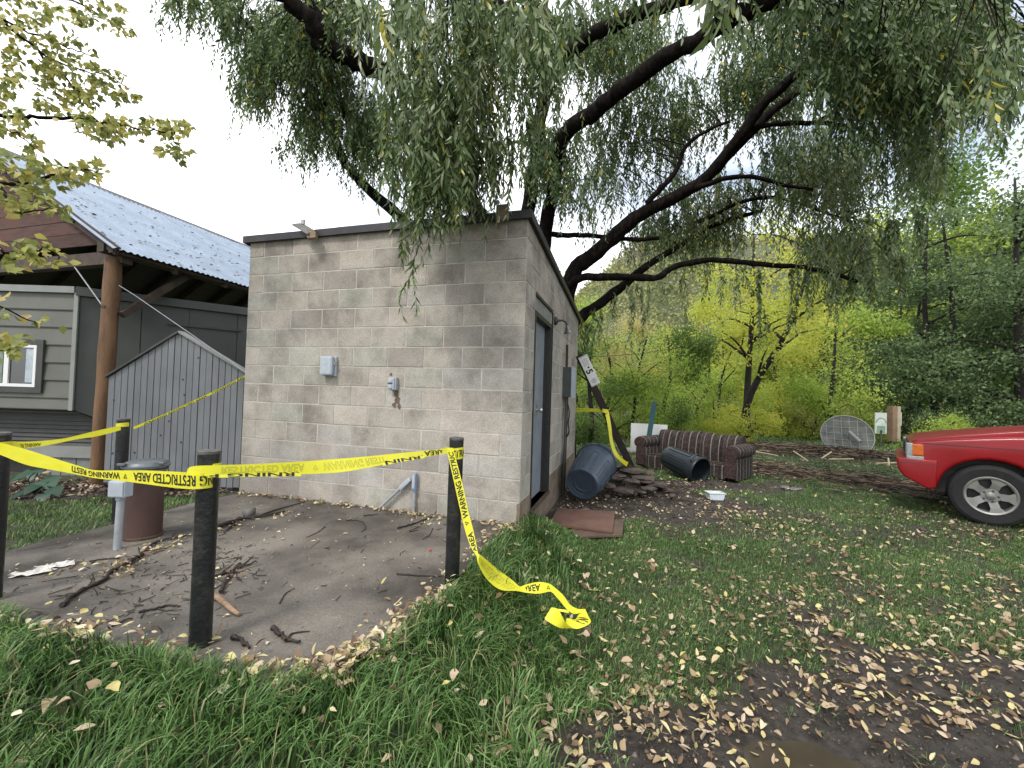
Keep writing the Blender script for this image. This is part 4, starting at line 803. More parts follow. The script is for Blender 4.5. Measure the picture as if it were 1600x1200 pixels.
MB().cyl(dc + dx * -.12 + dy * -.05 + dn * .1, dc + dx * .22 + dy * -.36 + dn * .12, .07, .08, 14).build('feed_arm', M_pale, j) if False else smooth_by_angle(MB().cyl(dc - dx * .05 + dy * .12 + dn * .06, dc + dx * -.28 + dy * -.22 + dn * .12, .05, .065, 14).build('feed_horn', M_ltrim, j))
pp = T(1396, 676, 15.6); j = empty('wooden_post', [pp[0], pp[1], -.4], 'square two-tone wooden post standing in the grass left of the red car', 'post')
MB().box(pp + [-.06, 0, .33], (.17, .26, 1.3), None, .01).build('post_half', mat('brown_post', (.23, .15, .10), (.15, .095, .06), 4, .8, .3), j); MB().box(pp + [.10, 0, .33], (.12, .25, 1.3), None, .01).build('post_half', mat('sawn_post', (.40, .35, .26), (.28, .24, .17), 4, .8, .3), j)
MB().box(pp + [.26, .05, .52], (.09, .1, .5)).build('side_block', M_pale, j)
pp = T(1376, 661, 14.6); j = empty('sign_board', [pp[0], pp[1], -.4], 'small white and green sign board left of the wooden post', 'sign'); M_sw = mat('faded_sign_white', (.50, .53, .50), (.38, .42, .38), 8, .6); M_sg = mat('faded_sign_green', (.20, .30, .22), (.13, .2, .15), 8, .6)
MB().box(pp, (.40, .03, .72)).build('plate', M_sw, j); MB().box(pp + [0, 0, -.55], (.06, .04, .6)).build('leg', M_dtrim, j)
b = MB(); R0, R1 = .15, .19; A_ = np.linspace(0, PI, 12); b.add([pp + [math.cos(a) * R0, -.018, math.sin(a) * R0 + .0] for a in A_] + [pp + [math.cos(a) * R1, -.018, math.sin(a) * R1] for a in A_], [(i, i + 1, 13 + i, 12 + i) for i in range(11)]); b.box(pp + [0, -.018, -.22], (.3, .004, .24)); b.build('emblem', M_sg, j)
b = MB(); b.box(pp + [0, -.02, -.02], (.26, .004, .05)); b.build('emblem_band', M_ink, j) if False else None
MB().tube([T(905, 559, 12), T(1000, 553, 13), T(1250, 511, 15), T(1420, 478, 16.5), T(1600, 430, 19), T(1800, 380, 22)], .008, 4).build('overhead_wire', M_dark, None, label='thin overhead wire crossing the trees behind the leaning sign post', cat='wire')

# ------------------------------------------------------------------ red car
M_red = mat('red_car_paint', (.23, .004, .008), (.18, .0035, .006), 3, .33, 0, spec=.35, coat=.15)
M_tyre = mat('tyre_rubber', (.011, .011, .012), (.006, .006, .0065), 14, .8, .3, 60)
M_rim = mat('dull_alloy', (.27, .27, .255), (.18, .178, .165), 6, .42, .05, metal=.6)
M_chrome = mat('lamp_clear', (.34, .36, .36), (.2, .22, .22), 30, .15, spec=.8); M_amber = mat('amber_lens', (.55, .13, .015), (.40, .08, .01), 40, .25)
HX = nrm([-.743, .669, 0]); HY = nrm([-.669, -.743, 0]); co_ = np.array([5.98, 5.24, -.25]) + HX * .80 - HY * .76       # front of the bumper, centre line
car = empty('red_suv', [co_[0], co_[1], -.25], 'red off-road car parked at the right edge, front half in view', 'car')
def cp(x, y, z): return co_ + HX * x + HY * y + np.array([0, 0, z])
def side_ext(name, prof, y0, y1, m_, bev=.0, inset=0.):
    """profile (x,z) extruded across the car; the top leans in by inset"""
    zmx = max(p[1] for p in prof); zmn = min(p[1] for p in prof); V = []
    lay = [(y0, 1.), (y0 + .06, 0)] if False else None
    n = len(prof); A = [cp(x, y0 + inset * max(0, (z - 1.0) / .7), z) for x, z in prof]; B = [cp(x, y1 - inset * max(0, (z - 1.0) / .7), z) for x, z in prof]
    mb = MB(); mb.add(A + B, [tuple(range(n - 1, -1, -1)), tuple(range(n, 2 * n))] + [(i, (i + 1) % n, n + (i + 1) % n, n + i) for i in range(n)])
    o = mb.build(name, m_, car)
    if bev:
        bm = bmesh.new(); bm.from_mesh(o.data); es = [e for e in bm.edges if len(e.link_faces) == 2 and any(len(f.verts) > 6 for f in e.link_faces) and e.calc_face_angle(0) > .8]
        bmesh.ops.bevel(bm, geom=es, offset=bev, segments=4, affect='EDGES', profile=.55, clamp_overlap=True); bm.to_mesh(o.data); bm.free()
    return smooth_by_angle(o, 32)
def arch(cx, r, n=13, z0=.44):
    a0 = math.asin((z0 - .38) / r); return [(cx + r * math.cos(a), .38 + r * math.sin(a) * .93) for a in np.linspace(a0, PI - a0, n)]
WXf, WXr = -.80, -3.50
prof = [(-.07, .50), (-.05, .78), (-.08, .95), (-.16, .985), (-.5, 1.045), (-.95, 1.105), (-1.42, 1.15), (-2.4, 1.13), (-4.38, 1.10), (-4.44, .7), (-4.40, .44)] + arch(WXr, .44)[::-1] + [(-2.9, .36), (-1.3, .36)] + arch(WXf, .455)[::-1]
prof.append((-.30, .44))
side_ext('body', prof, -.87, .87, M_red, .05)
side_ext('hood', [(-.10, .97), (-.14, 1.01), (-.5, 1.085), (-.95, 1.165), (-1.40, 1.235), (-1.42, 1.05), (-.2, .95)], -.78, .78, M_red, .025)
side_ext('bumper', [(.04, .60), (.05, .73), (.03, .745), (-.34, .745), (-.335, .40), (-.26, .36), (-.02, .50)], -.885, .885, M_red, .022)
for y_ in (-.89, .878): MB().box(cp(-.145, y_ + .006, .685), (.37, .006, .006), np.stack([HX, HY, [0, 0, 1]], 1)).build('bumper_groove', M_dark, car)
for y_ in (-.872, .872): MB().box(cp(-.80, y_, .958), (1.2, .005, .006), np.stack([HX, HY, [0, 0, 1]], 1)).build('body_crease', M_dark, car); MB().box(cp(-1.46, y_, .78), (.007, .005, .6), np.stack([HX, HY, [0, 0, 1]], 1)).build('door_gap', M_dark, car); MB().box(cp(-2.5, y_, .78), (.007, .005, .6), np.stack([HX, HY, [0, 0, 1]], 1)).build('door_gap', M_dark, car)
RCAR = np.stack([HX, HY, [0, 0, 1]], 1)
for s_ in (-1, 1):
    MB().box(cp(-.155, s_ * .862, .865), (.11, .03, .145), RCAR, .008).build('turn_lamp', M_amber, car)
    MB().box(cp(-.075, s_ * .80, .865), (.07, .16, .165), RCAR, .012).build('lamp_corner', M_chrome, car)
    MB().box(cp(-.13, s_ * .80, .755), (.17, .155, .05), RCAR, .008).build('fog_lamp', M_chrome, car)
    MB().box(cp(-.058, s_ * .58, .86), (.03, .26, .15), RCAR, .008).build('headlight', M_chrome, car)
for k_ in range(7): MB().box(cp(-.045, -.3 + k_ * .1, .86), (.02, .045, .15), RCAR, .004).build('grille_slot', M_dark, car)
b = MB(); b.box(cp(-2.3, 0, .48), (3.9, 1.3, .3), RCAR); b.box(cp(WXf, 0, .72), (.98, 1.16, .5), RCAR); b.box(cp(WXr, 0, .72), (.98, 1.16, .5), RCAR); b.build('underbody', M_dark, car)
side_ext('cabin', [(-1.42, 1.10), (-2.15, 1.66), (-2.35, 1.70), (-4.1, 1.68), (-4.36, 1.10)], -.80, .80, M_red, .04, .13)
for s_ in (-1, 1):
    for a0, a1, b0_, b1_ in ((-1.75, -2.55, -2.22, -2.55), (-2.62, -3.4, -2.62, -3.4), (-3.47, -4.2, -3.47, -4.05)):
        V = [cp(a0, s_ * (.805 - .13 * .16), 1.14), cp(a1, s_ * (.805 - .13 * .16), 1.14), cp(b1_, s_ * (.805 - .13 * .88), 1.60), cp(b0_, s_ * (.805 - .13 * .88), 1.60)]; MB().prism(V, HY * .006 * s_).build('side_window', M_glass, car)
MB().prism([cp(-1.47, -.68, 1.15), cp(-1.47, .68, 1.15), cp(-2.10, .62, 1.63), cp(-2.10, -.62, 1.63)], HX * .012 + np.array([0, 0, .012])).build('windscreen', M_glass, car)
def wheel(x, y, s_):
    c = cp(x, y, .372); ax = HY * s_; wparent = None
    ty = MB().lathe([(.235, -.10), (.32, -.115), (.358, -.10), (.370, -.07), (.372, 0), (.370, .07), (.358, .10), (.325, .115), (.24, .105), (.226, .08), (.226, -.08), (.235, -.10)], c, ax, 56).build('tyre', M_tyre, car); smooth_by_angle(ty, 30)
    rim = smooth_by_angle(MB().lathe([(.236, .10), (.224, .112), (.205, .104), (.198, .06), (.19, -.06)], c, ax, 56).build('rim', M_rim, car), 30)
    X = HX; Z = np.array([0, 0, 1.]); b = MB()
    for k_ in range(5):
        a = k_ * 2 * PI / 5 + PI / 2 + .35; r_ = X * math.cos(a) + Z * math.sin(a); t_ = -X * math.sin(a) + Z * math.cos(a)
        lay = [(.05, .040, .07), (.085, .040, .085), (.15, .042, .095), (.206, .078, .100)]; P = []
        for rr_, hw, h_ in lay: P += [c + r_ * rr_ - t_ * hw + ax * h_, c + r_ * rr_ + t_ * hw + ax * h_, c + r_ * rr_ + t_ * hw * .9 + ax * (h_ - .035), c + r_ * rr_ - t_ * hw * .9 + ax * (h_ - .035)]
        b.add(P, [(i * 4 + q, i * 4 + (q + 1) % 4, (i + 1) * 4 + (q + 1) % 4, (i + 1) * 4 + q) for i in range(3) for q in range(4)])
        sp = b.build('spoke', M_rim, rim_parent(rim)); b = MB()
        b.lathe([(.011, 0), (.011, .012), (0, .014)], c + r_ * .066 + t_ * 0 + ax * .084, ax, 6); b.build('wheel_nut', M_dark, rim_parent(rim)); b = MB()
        b.lathe([(.006, 0), (.006, .003), (0, .003)], c + (r_ * math.cos(.63) + t_ * math.sin(.63)) * .085 + ax * .086, ax, 6); b.build('rim_hole', M_dark, rim_parent(rim)); b = MB()
    smooth_by_angle(MB().lathe([(.088, .06), (.085, .086), (.045, .088), (.042, .098), (.03, .104), (0, .106)], c, ax, 30).build('hub', M_rim, rim_parent(rim)), 40)
    MB().lathe([(.19, .0), (.0, .01)], c, ax, 30).build('brake_disc', M_dark, car)
def rim_parent(rim): return rim
for x_ in (WXf, WXr): wheel(x_, .77, 1); wheel(x_, -.77, -1)

# ------------------------------------------------------------------ barrier tape
def tapemat():
    m = mat('yellow_barrier_tape', (.80, .74, .03), (.74, .70, .03), 3, .35, .25, 25, spec=.5, c3=(.80, .76, .05)); N = m.node_tree.nodes; L = m.node_tree.links
    bs = N['Principled BSDF']; src = bs.inputs['Base Color'].links[0].from_socket; tr = N.new('ShaderNodeBsdfTranslucent'); L.new(src, tr.inputs[0]); ms = N.new('ShaderNodeMixShader'); ms.inputs[0].default_value = .35
    L.new(bs.outputs[0], ms.inputs[1]); L.new(tr.outputs[0], ms.inputs[2]); L.new(ms.outputs[0], N['Material Output'].inputs[0]); return m
M_tape = tapemat(); M_show = mat('show_through_lettering', (.46, .44, .035), (.42, .40, .03), 9, .5)
class Ribbon:
    """stations: (top point, bottom point)"""
    def __init__(s, st, n=14):
        s.A = spline([a for a, _ in st], n); s.B = spline([b for _, b in st], n)
        mid = (s.A + s.B) / 2; s.s = np.concatenate([[0], np.cumsum(np.linalg.norm(np.diff(mid, axis=0), axis=1))]); s.L = s.s[-1]
        s.ripple = .0012 * np.sin(s.s * 40)
    def at(s, x, v):
        a = np.array([np.interp(x, s.s, s.A[:, k]) for k in range(3)]); b = np.array([np.interp(x, s.s, s.B[:, k]) for k in range(3)]); return b + (a - b) * v
    def nrm(s, x):
        e = .01; t = s.at(min(x + e, s.L), .5) - s.at(max(x - e, 0), .5); n = nrm(np.cross(t, s.at(x, 1) - s.at(x, 0))); return n if n @ (CAM - s.at(x, .5)) > 0 else -n
    def build(s, parent):
        V = []; K = len(s.s); nv = 5; bow = .003
        for i in range(K):
            n_ = s.nrm(s.s[i])
            for j_ in range(nv):
                v = j_ / (nv - 1); V.append(s.B[i] + (s.A[i] - s.B[i]) * v - n_ * (bow * 4 * v * (1 - v)) * 0)
        mb = MB(); mb.add(V, [(i * nv + j_, i * nv + j_ + 1, (i + 1) * nv + j_ + 1, (i + 1) * nv + j_) for i in range(K - 1) for j_ in range(nv - 1)]); return mb.build('tape_strip', M_tape, parent, True)
    def text(s, parent, s0, s1, m_, flipv=False, rev=False, txt='WARNING RESTRICTED AREA', hh=.60, v0=.2, clip=None, name='lettering', phase=0.):
        v_, f_ = textmesh(txt); wd = v_[:, 0].max(); W_ = .075; sc = hh * W_; sx = .64; per = wd * sc * sx + .085; mb = MB(); x = s0 - phase * per
        while x < s1:
            P = []; ok = []
            tri = [(wd + 1.3, .85), (wd + 2.1, .85), (wd + 1.7, .15)]; tin = [(wd + 1.5, .74), (wd + 1.9, .74), (wd + 1.7, .36)]
            allv = [tuple(p[:2]) for p in v_] + tri + tin; nb_ = len(v_); allf = list(f_) + [(nb_, nb_ + 1, nb_ + 4, nb_ + 3), (nb_ + 1, nb_ + 2, nb_ + 5, nb_ + 4), (nb_ + 2, nb_, nb_ + 3, nb_ + 5)]
            for a, b_ in allv:
                q = x + a * sc * sx
                if rev: q = s1 - (q - s0)
                vv = v0 + b_ * hh
                if flipv: vv = 1 - vv
                ok.append(s0 <= q <= s1); q = min(max(q, s0), s1)
                P.append(s.at(q, vv) + s.nrm(q) * .0012)
            mb.add(P, [t for t in allf if all(ok[k] for k in t)]); x += per
        return mb.build(name, m_, parent, kind='stuff')
tape = empty('barrier_tape', BP['near'], 'long yellow warning tape tied between the four bollards, its loose end on the grass', 'barrier tape')
def E2(tx, ty, bx, by, Y, Yb=None): return (T(tx, ty, Y), T(bx, by, Y if Yb is None else Yb))
r1 = Ribbon([E2(-70, 672, -70, 695, 2.0), E2(-20, 686, -20, 704, 2.12), E2(0, 691.5, 0, 710.5, 2.13), E2(40, 702, 40, 726, 2.10), E2(80, 714.5, 80, 734, 2.07), E2(120, 727, 120, 741.5, 2.03), E2(147, 734.5, 148, 747, 2.0), E2(185, 735, 185, 751, 1.96), E2(225, 735, 225, 756, 1.92), E2(262, 736.5, 262, 761, 1.885), E2(292, 738, 292, 764, 1.865), E2(312, 739, 312, 764, 1.862), E2(329, 738, 329, 762, 1.90), E2(335, 737, 335, 759, 1.95)])
r1.build(tape); s_a = np.interp(150, [0, 1], [0, 1]); 
def s_at(r, px):
    """length along the ribbon at which it passes picture column px"""
    mid = (r.A + r.B) / 2; c = (mid - CAM) @ RC.T; return float(np.interp(px, 800 + F * c[:, 0] / c[:, 2], r.s))
r1.text(tape, s_at(r1, 112), s_at(r1, 333), M_ink, flipv=True, rev=True, hh=.62, v0=.2, phase=.20)
r2 = Ribbon([E2(291, 742, 291, 752, 1.86), E2(298, 729.5, 305, 744, 1.87), E2(335, 727, 335, 744, 1.885), E2(400, 725, 400, 742, 1.98), E2(472, 721, 472, 741, 2.09), E2(520, 717.5, 530, 738, 2.17), E2(575, 713, 580, 730, 2.27), E2(610, 709.5, 615, 722, 2.34), E2(650, 705.5, 652, 716, 2.43), E2(685, 702, 686, 710.5, 2.52), E2(699, 699, 700, 708.5, 2.57)])
r2.build(tape); r2.text(tape, s_at(r2, 345), s_at(r2, 600), M_show, flipv=True, hh=.60, v0=.18, name='show_through_lettering', phase=.33)
# the folded lower hem of this run shows the printed side
for a_, b_, w0 in ((325, 470, 2.2), (595, 662, 3.0)):
    hem = Ribbon([(r2.at(q, .0 + (.18 if b_ > 500 else .10)) + r2.nrm(q) * .004, r2.at(q, -.14) + r2.nrm(q) * .006) for q in np.linspace(s_at(r2, a_), s_at(r2, b_), 6)]); hem.build(tape); hem.text(tape, .0, hem.L, M_ink, flipv=True, rev=True, hh=1.3, v0=-.35, phase=.1)
r2.text(tape, s_at(r2, 655), s_at(r2, 694), M_ink, flipv=True, rev=True, txt='AREA', hh=.8, v0=.1)
# wraps round the posts
def wrap(c, r, z0, z1, a0, a1, txt=None, tilt=0.):
    n = 16; A = []; B = []
    for a in np.linspace(a0, a1, n): d = np.array([math.cos(a), math.sin(a), 0]); o = tilt * math.cos(a); A.append(np.array(c) + d * r + [0, 0, z1 + o]); B.append(np.array(c) + d * (r + .001) + [0, 0, z0 + o])
    rb = Ribbon(list(zip(A, B)), 3); rb.build(tape)
    if txt: rb.text(tape, .0, rb.L * .98, M_ink, hh=.6, v0=.2, txt=txt, flipv=False)
wrap(BP['mid'], .0475, .775, .845, -.62 * PI, -.02 * PI, 'STRICT', .006); wrap(BP['mid'], .0470, .80, .842, -1.05 * PI, -.6 * PI, None, .004)
wrap(BP['back'], .047, .805, .84, -1.02 * PI, .02 * PI, None, .006); wrap(BP['left'], .048, .80, .845, -.75 * PI, .2 * PI, None, .004)
wrap(BP['near'], .0475, .775, .83, -.2 * PI, .3 * PI, None, .0)
r3 = Ribbon([E2(708, 700, 697, 699, 2.57), E2(713, 719, 701.5, 719, 2.565), E2(719, 742, 707.5, 745, 2.55), E2(724, 762, 712.5, 768, 2.54), E2(732, 800, 720.5, 803, 2.52), E2(739, 826, 727, 830, 2.50), E2(744, 850, 735, 853, 2.48), E2(747, 866, 744.5, 868, 2.46)], 12)
r3.build(tape); r3.text(tape, r3.L * .02, r3.L * .99, M_ink, flipv=False, rev=True, hh=.66, v0=.17, phase=.10) if False else r3.text(tape, r3.L * .03, r3.L * .985, M_ink, flipv=True, rev=True, hh=.66, v0=.17, phase=.70)
def E3(tx, ty, bx, by, z=.0, zb=None): return (G(tx, ty, z), G(bx, by, z if zb is None else zb))
r4 = Ribbon([E2(747, 865, 744.5, 868, 2.46), (T(752, 868, 2.47), T(748, 883, 2.43)), (G(775, 887, .06), G(760, 904, .10)), (G(800, 906, .04), G(781, 921, .06)), (G(812, 916, .03), G(808, 923.5, .035)), (G(820, 914, .04), G(822, 926, .02)), (G(840, 909.5, .06), G(841, 927.5, .03)), (G(857, 911.5, .05), G(858, 924.5, .04)), (G(868, 919, .04), G(864, 927, .03)), (G(880, 930, .04), G(874, 938, .03)), (G(890, 944, .05), G(884, 950, .04)), (G(902, 951, .06), G(896, 959, .03)), (G(914, 951.5, .05), G(910, 957, .06))], 10)
r4.build(tape); r4.text(tape, s_at(r4, 818), s_at(r4, 862), M_ink, flipv=True, txt='AREA', hh=.6, v0=.2)
r4.text(tape, .02, s_at(r4, 806), M_show, flipv=False, hh=.5, v0=.25, name='show_through_lettering')
r5 = Ribbon([(G(914, 951, .07), G(908, 957, .06)), (G(919, 962, .06), G(903, 962, .04)), (G(922.5, 973, .05), G(898, 968, .05)), (G(905, 982, .03), G(886, 966, .06)), (G(892, 981.5, .03), G(884, 972, .07)), (G(875, 981, .03), G(880, 966, .09)), (G(858, 972, .03), G(872, 952, .09)), (G(851.5, 965, .04), G(861, 949, .08)), (G(866, 955, .02), G(868, 951, .03)), (G(889, 958, .02), G(889, 953, .03))], 8)
r5.build(tape); r5.text(tape, s_at(r5, 905) * .0 + .035, .12, M_ink, txt='WARN', hh=.7, v0=.15)
r6 = Ribbon([(T(8, 686, 2.30), T(8, 699, 2.25)), E2(25, 690, 28, 701, 2.34), E2(64, 689, 64, 697.5, 2.58), E2(100, 685, 100, 690.5, 2.85), E2(120, 680.5, 120, 686.5, 3.0), E2(155, 672, 155, 681, 3.3), E2(189, 665, 189, 672, 3.56)]); r6.build(tape); r6.text(tape, s_at(r6, 30), s_at(r6, 64), M_ink, flipv=True, rev=True, hh=.6, v0=.3)
r7 = Ribbon([E2(209, 666.5, 209, 671, 3.57), E2(250, 650, 250, 653.5, 3.85), E2(300, 627, 300, 630.5, 4.2), E2(345, 606, 345, 609.5, 4.5), E2(384, 585.5, 384, 589, 4.76)]); r7.build(tape); r7.text(tape, .1, r7.L, M_ink, hh=.8, v0=.0)
tape2 = empty('barrier_tape', T(948, 643, 7.2), 'short yellow tape strung from behind the hut to the leaning post, its end trailing down', 'barrier tape')
for st in ([E2(880, 636, 880, 638.5, 7.9), E2(900, 637, 900, 639, 7.8), E2(937, 639, 937, 641.5, 7.3)], [E2(880, 642, 880, 645, 7.9), E2(900, 641, 900, 643, 7.8), E2(937, 640.5, 937, 643.5, 7.3)],
           [E2(951, 643, 945, 643, 7.1), E2(955, 665, 950, 668, 7.0), E2(958, 690, 953, 690, 6.95), E2(965, 708, 960, 711, 6.9), E2(976, 719, 974, 725, 6.8), E2(982, 722, 979, 729, 6.75)]):
    Ribbon(st, 8).build(tape2)
wrap_ = Ribbon([E2(938, 638, 938, 643, 7.12), E2(944, 639, 944, 645, 7.05), E2(952, 640, 952, 646, 7.1)], 6); wrap_.build(tape2)

# ------------------------------------------------------------------ branches and bark on the slab
M_twig = mat('wet_dark_bark', (.030, .019, .015), (.012, .008, .007), 14, .6, .4, 60, rand=.3)
M_peel = mat('peeled_wood', (.27, .18, .11), (.12, .075, .05), 16, .75, .4, 60)
def stick(pts, r, lab, m_=None, side=(), nm='branch', z=.0):
    P = spline([G(x, y, z + r * .8) for x, y in pts], 6); n = len(P); P[:, 2] += np.abs(rng.randn(n)) * r * (.5 if m_ is not M_peel else .0); P[:, :2] += rng.randn(n, 2) * r * (.25 if m_ is not M_peel else .04)
    b = MB().tube(P, r * np.linspace(1.1, .55, n) * (1 + (.12 if m_ is not M_peel else .03) * rng.randn(n)), 8)
    for sd_ in side: Q = spline([G(x, y, z + r * .6) for x, y in sd_], 5); b.tube(Q, np.linspace(r * .6, r * .25, len(Q)), 5)
    return smooth_by_angle(b.build(nm, m_ or M_twig, None, label=lab, cat='stick', group='branches fallen on the slab'), 70)
stick([(95, 947), (125, 925), (160, 908), (175, 893), (200, 882), (220, 868), (240, 850), (262, 843), (292, 837)], .011, 'longest crooked dark branch on the slab, running past the rusty well pipe', side=[[(220, 868), (216, 855)], [(268, 842), (271, 835)], [(160, 908), (150, 912), (146, 902)]])
stick([(325, 829), (345, 822), (372, 812), (405, 808), (445, 799)], .018, 'thick dark branch lying behind the near bollard towards the grey stone', side=[[(400, 808), (430, 797), (477, 784)], [(372, 814), (350, 832)]])
stick([(345, 926), (352, 908), (364, 893), (376, 880)], .010, 'dark branch standing off the upper end of the peeled log')
stick([(338, 931), (352, 943), (366, 955), (374, 960)], .016, 'short thick log with peeled tan wood on the slab', M_peel, nm='peeled_log')
stick([(362, 996), (374, 1001), (389, 1012)], .011, 'stubby black bark chunk right of the near bollard foot')
stick([(175, 978), (190, 972), (207, 966)], .006, 'straight short black twig left of the near bollard foot')
stick([(218, 956), (245, 951), (262, 946), (281, 948)], .007, 'knobbly twig just left of the near bollard', side=[[(245, 951), (262, 955)]])
stick([(106, 970), (125, 973), (144, 971)], .008, 'black twig at the front edge of the slab among leaves')
stick([(426, 981), (438, 992), (450, 1001), (468, 1004)], .010, 'curled piece of bark on the slab in front of the middle', side=[[(450, 1001), (456, 990), (484, 986)]], m_=M_twig)
stick([(620, 897), (650, 899), (691, 901)], .006, 'thin straight reddish twig ending at the middle bollard')
stick([(621, 826), (642, 820), (664, 812), (680, 806)], .008, 'dark twig by the wall foot below the upright conduit', side=[[(664, 812), (652, 824), (634, 831)], [(640, 831), (654, 828)]])
stick([(541, 813), (558, 813), (569, 818), (571, 826), (564, 831)], .004, 'thin hooked twig curling in the middle of the slab')
stick([(568, 806), (580, 805), (592, 803)], .005, 'small twig by the foot of the slanted conduit')
stick([(508, 823), (496, 832), (478, 840)], .0035, 'fine curved twig right of the grey stone')
stick([(676, 826), (671, 836), (660, 843)], .0035, 'fine twig close left of the middle bollard')
stick([(437, 943), (445, 929), (460, 919)], .0035, 'fine bent twig near the centre of the slab')
stick([(327, 905), (350, 896), (375, 887), (402, 878)], .009, 'wet dark branch reaching right from behind the near bollard', side=[[(350, 896), (380, 893)], [(375, 887), (396, 868)], [(340, 900), (365, 880)]])
stick([(140, 878), (160, 874), (190, 872)], .005, 'thin twig in front of the conduit riser')
# fine twig litter over slab and berm: nobody could count it
def inslab(x, y): return poly_sd(x, y, SLAB) < -.03
def twigs(cx, cy, cz, ln, r, name, m_, lab, bright=None):
    n = len(cx); a = rng.uniform(0, 2 * PI, n); d = np.column_stack([np.cos(a), np.sin(a), rng.uniform(-.05, .12, n)]); V = []; 
    p0 = np.column_stack([cx, cy, cz]); s = unit(np.cross(d, [0, 0, 1.])); u = np.cross(s, d); k = rng.uniform(-.25, .25, n)[:, None]
    pts = [p0 - d * ln[:, None] / 2, p0 + s * k * ln[:, None] * .4, p0 + d * ln[:, None] / 2]
    for p in pts:
        for o1, o2 in ((1, 0), (-.5, .87), (-.5, -.87)): V.append(p + (s * o2 + u * o1) * r[:, None])
    V = np.stack(V, 1).reshape(-1, 3); o = np.arange(n)[:, None] * 9; qd = np.concatenate([o + np.array([[i * 3 + j_, i * 3 + (j_ + 1) % 3, i * 3 + 3 + (j_ + 1) % 3, i * 3 + 3 + j_]]) for i in range(2) for j_ in range(3)])
    link(name, np_mesh(name, V, qd, None, m_, np.repeat(rng.rand(n), 9)), None, label=lab, cat='litter', kind='stuff')
M_tl = leafmat('twig_litter', [(.015, .010, .008), (.03, .02, .015), (.06, .04, .03), (.16, .11, .07), (.30, .24, .16)], 0, .8)
M_tld = leafmat('dark_twig_litter', [(.012, .008, .007), (.02, .014, .011), (.035, .024, .018), (.05, .035, .025)], 0, .7)
px = np.concatenate([rng.normal(200, 90, 210), rng.normal(350, 45, 150), rng.normal(600, 110, 60)]); py = np.concatenate([rng.normal(905, 35, 210), rng.normal(880, 25, 150), rng.normal(850, 50, 60)])
P = np.array([G(a, b_, .006) for a, b_ in zip(px, py)]); k_ = inslab(P[:, 0], P[:, 1]); P = P[k_]; n = len(P)
twigs(P[:, 0], P[:, 1], P[:, 2], rng.lognormal(-3.2, .6, n), rng.uniform(.0008, .003, n), 'twig_litter', M_tld, 'fine dark twigs and bark crumbs strewn over the slab')
n = 9000; x = rng.normal(8.3, 2.6, n); y = 11.9 - (x - 8.6) * .6 + rng.normal(0, .6, n); x2 = rng.uniform(3.6, 11, n // 2); y2 = 14.1 - x2 * .98 + rng.normal(0, .75, n // 2); x = np.concatenate([x, x2]); y = np.concatenate([y, y2])
twigs(x, y, height(x, y) + rng.uniform(.0, .10, len(x)), rng.lognormal(-1.7, .55, len(x)), rng.uniform(.003, .011, len(x)), 'debris_twigs', M_tl, 'tangled flood debris of twigs and bark along the muddy track')
n = 900; x = rng.normal(1.9, .55, n); y = rng.normal(6.6, .5, n); twigs(x, y, height(x, y) + .015, rng.lognormal(-2.6, .5, n), rng.uniform(.002, .007, n), 'bark_litter', M_tld, 'dark bark and twig crumbs around the rubble heap')
for i, pts in enumerate(([(1284, 716), (1299, 706)], [(1295, 717.5), (1333, 717)], [(1368, 724), (1400, 723)], [(1240, 705), (1262, 720)], [(1150, 700), (1215, 712)], [(1388, 716), (1389, 727)])):
    P = [G(a, b_, -.05) for a, b_ in pts]; MB().tube(P, .016, 6).build('straw_stick', mat('bleached_stick', (.55, .45, .29), (.38, .30, .19), 9, .8), None, label=['bleached stick poking up below the satellite dish', 'pale straight stick lying under the satellite dish', 'pale stick at the right end of the debris', 'slanting pale stick in the debris left of the dish', 'long pale stick in the debris just right of the sofa', 'short upright pale stick near the right end of the debris'][i], cat='stick')
x = np.array([G(a, b_, 0)[0] for a, b_ in ()])

# ------------------------------------------------------------------ grass
M_grass = leafmat('grass_blade', [(.016, .042, .010), (.038, .088, .018), (.075, .150, .034), (.125, .215, .060), (.20, .30, .115), (.27, .25, .12)], .22, .5, .35)
def blades(x, y, z, ln, wd, lean, seg3=True, az=None):
    n = len(x); az = rng.uniform(0, 2 * PI, n) if az is None else az; d = np.column_stack([np.cos(az), np.sin(az), np.zeros(n)]); s = np.column_stack([-np.sin(az + .6), np.cos(az + .6), np.zeros(n)])
    P0 = np.column_stack([x, y, z]); ln = ln[:, None]; wd = wd[:, None]; lean = lean[:, None]; up = np.array([0, 0, 1.])
    c1 = P0 + (up * .42 + d * lean * .12) * ln; c2 = P0 + (up * (.72 - .22 * lean) + d * lean * .42) * ln; tp_ = P0 + (up * (.9 - .62 * lean) + d * lean * .85) * ln
    tn = np.clip(rng.beta(2, 2.4, n) * .85 + (vnoise(x, y, .5, 2) - .5) * .3, 0, .86); dead = rng.rand(n) < .055; tn[dead] = 1.
    if seg3:
        V = np.stack([P0 - s * wd * .5, P0 + s * wd * .5, c1 - s * wd * .5, c1 + s * wd * .5, c2 - s * wd * .38, c2 + s * wd * .38, tp_], 1).reshape(-1, 3); o = np.arange(n)[:, None] * 7
        return V, np.concatenate([o + np.array([[0, 1, 3, 2]]), o + np.array([[2, 3, 5, 4]])]), o + np.array([[4, 5, 6]]), np.repeat(tn, 7)
    V = np.stack([P0 - s * wd * .5, P0 + s * wd * .5, c2 + s * wd * .35, c2 - s * wd * .35, tp_], 1).reshape(-1, 3); o = np.arange(n)[:, None] * 5
    return V, o + np.array([[0, 1, 2, 3]]), o + np.array([[3, 2, 4]]), np.repeat(tn, 5)
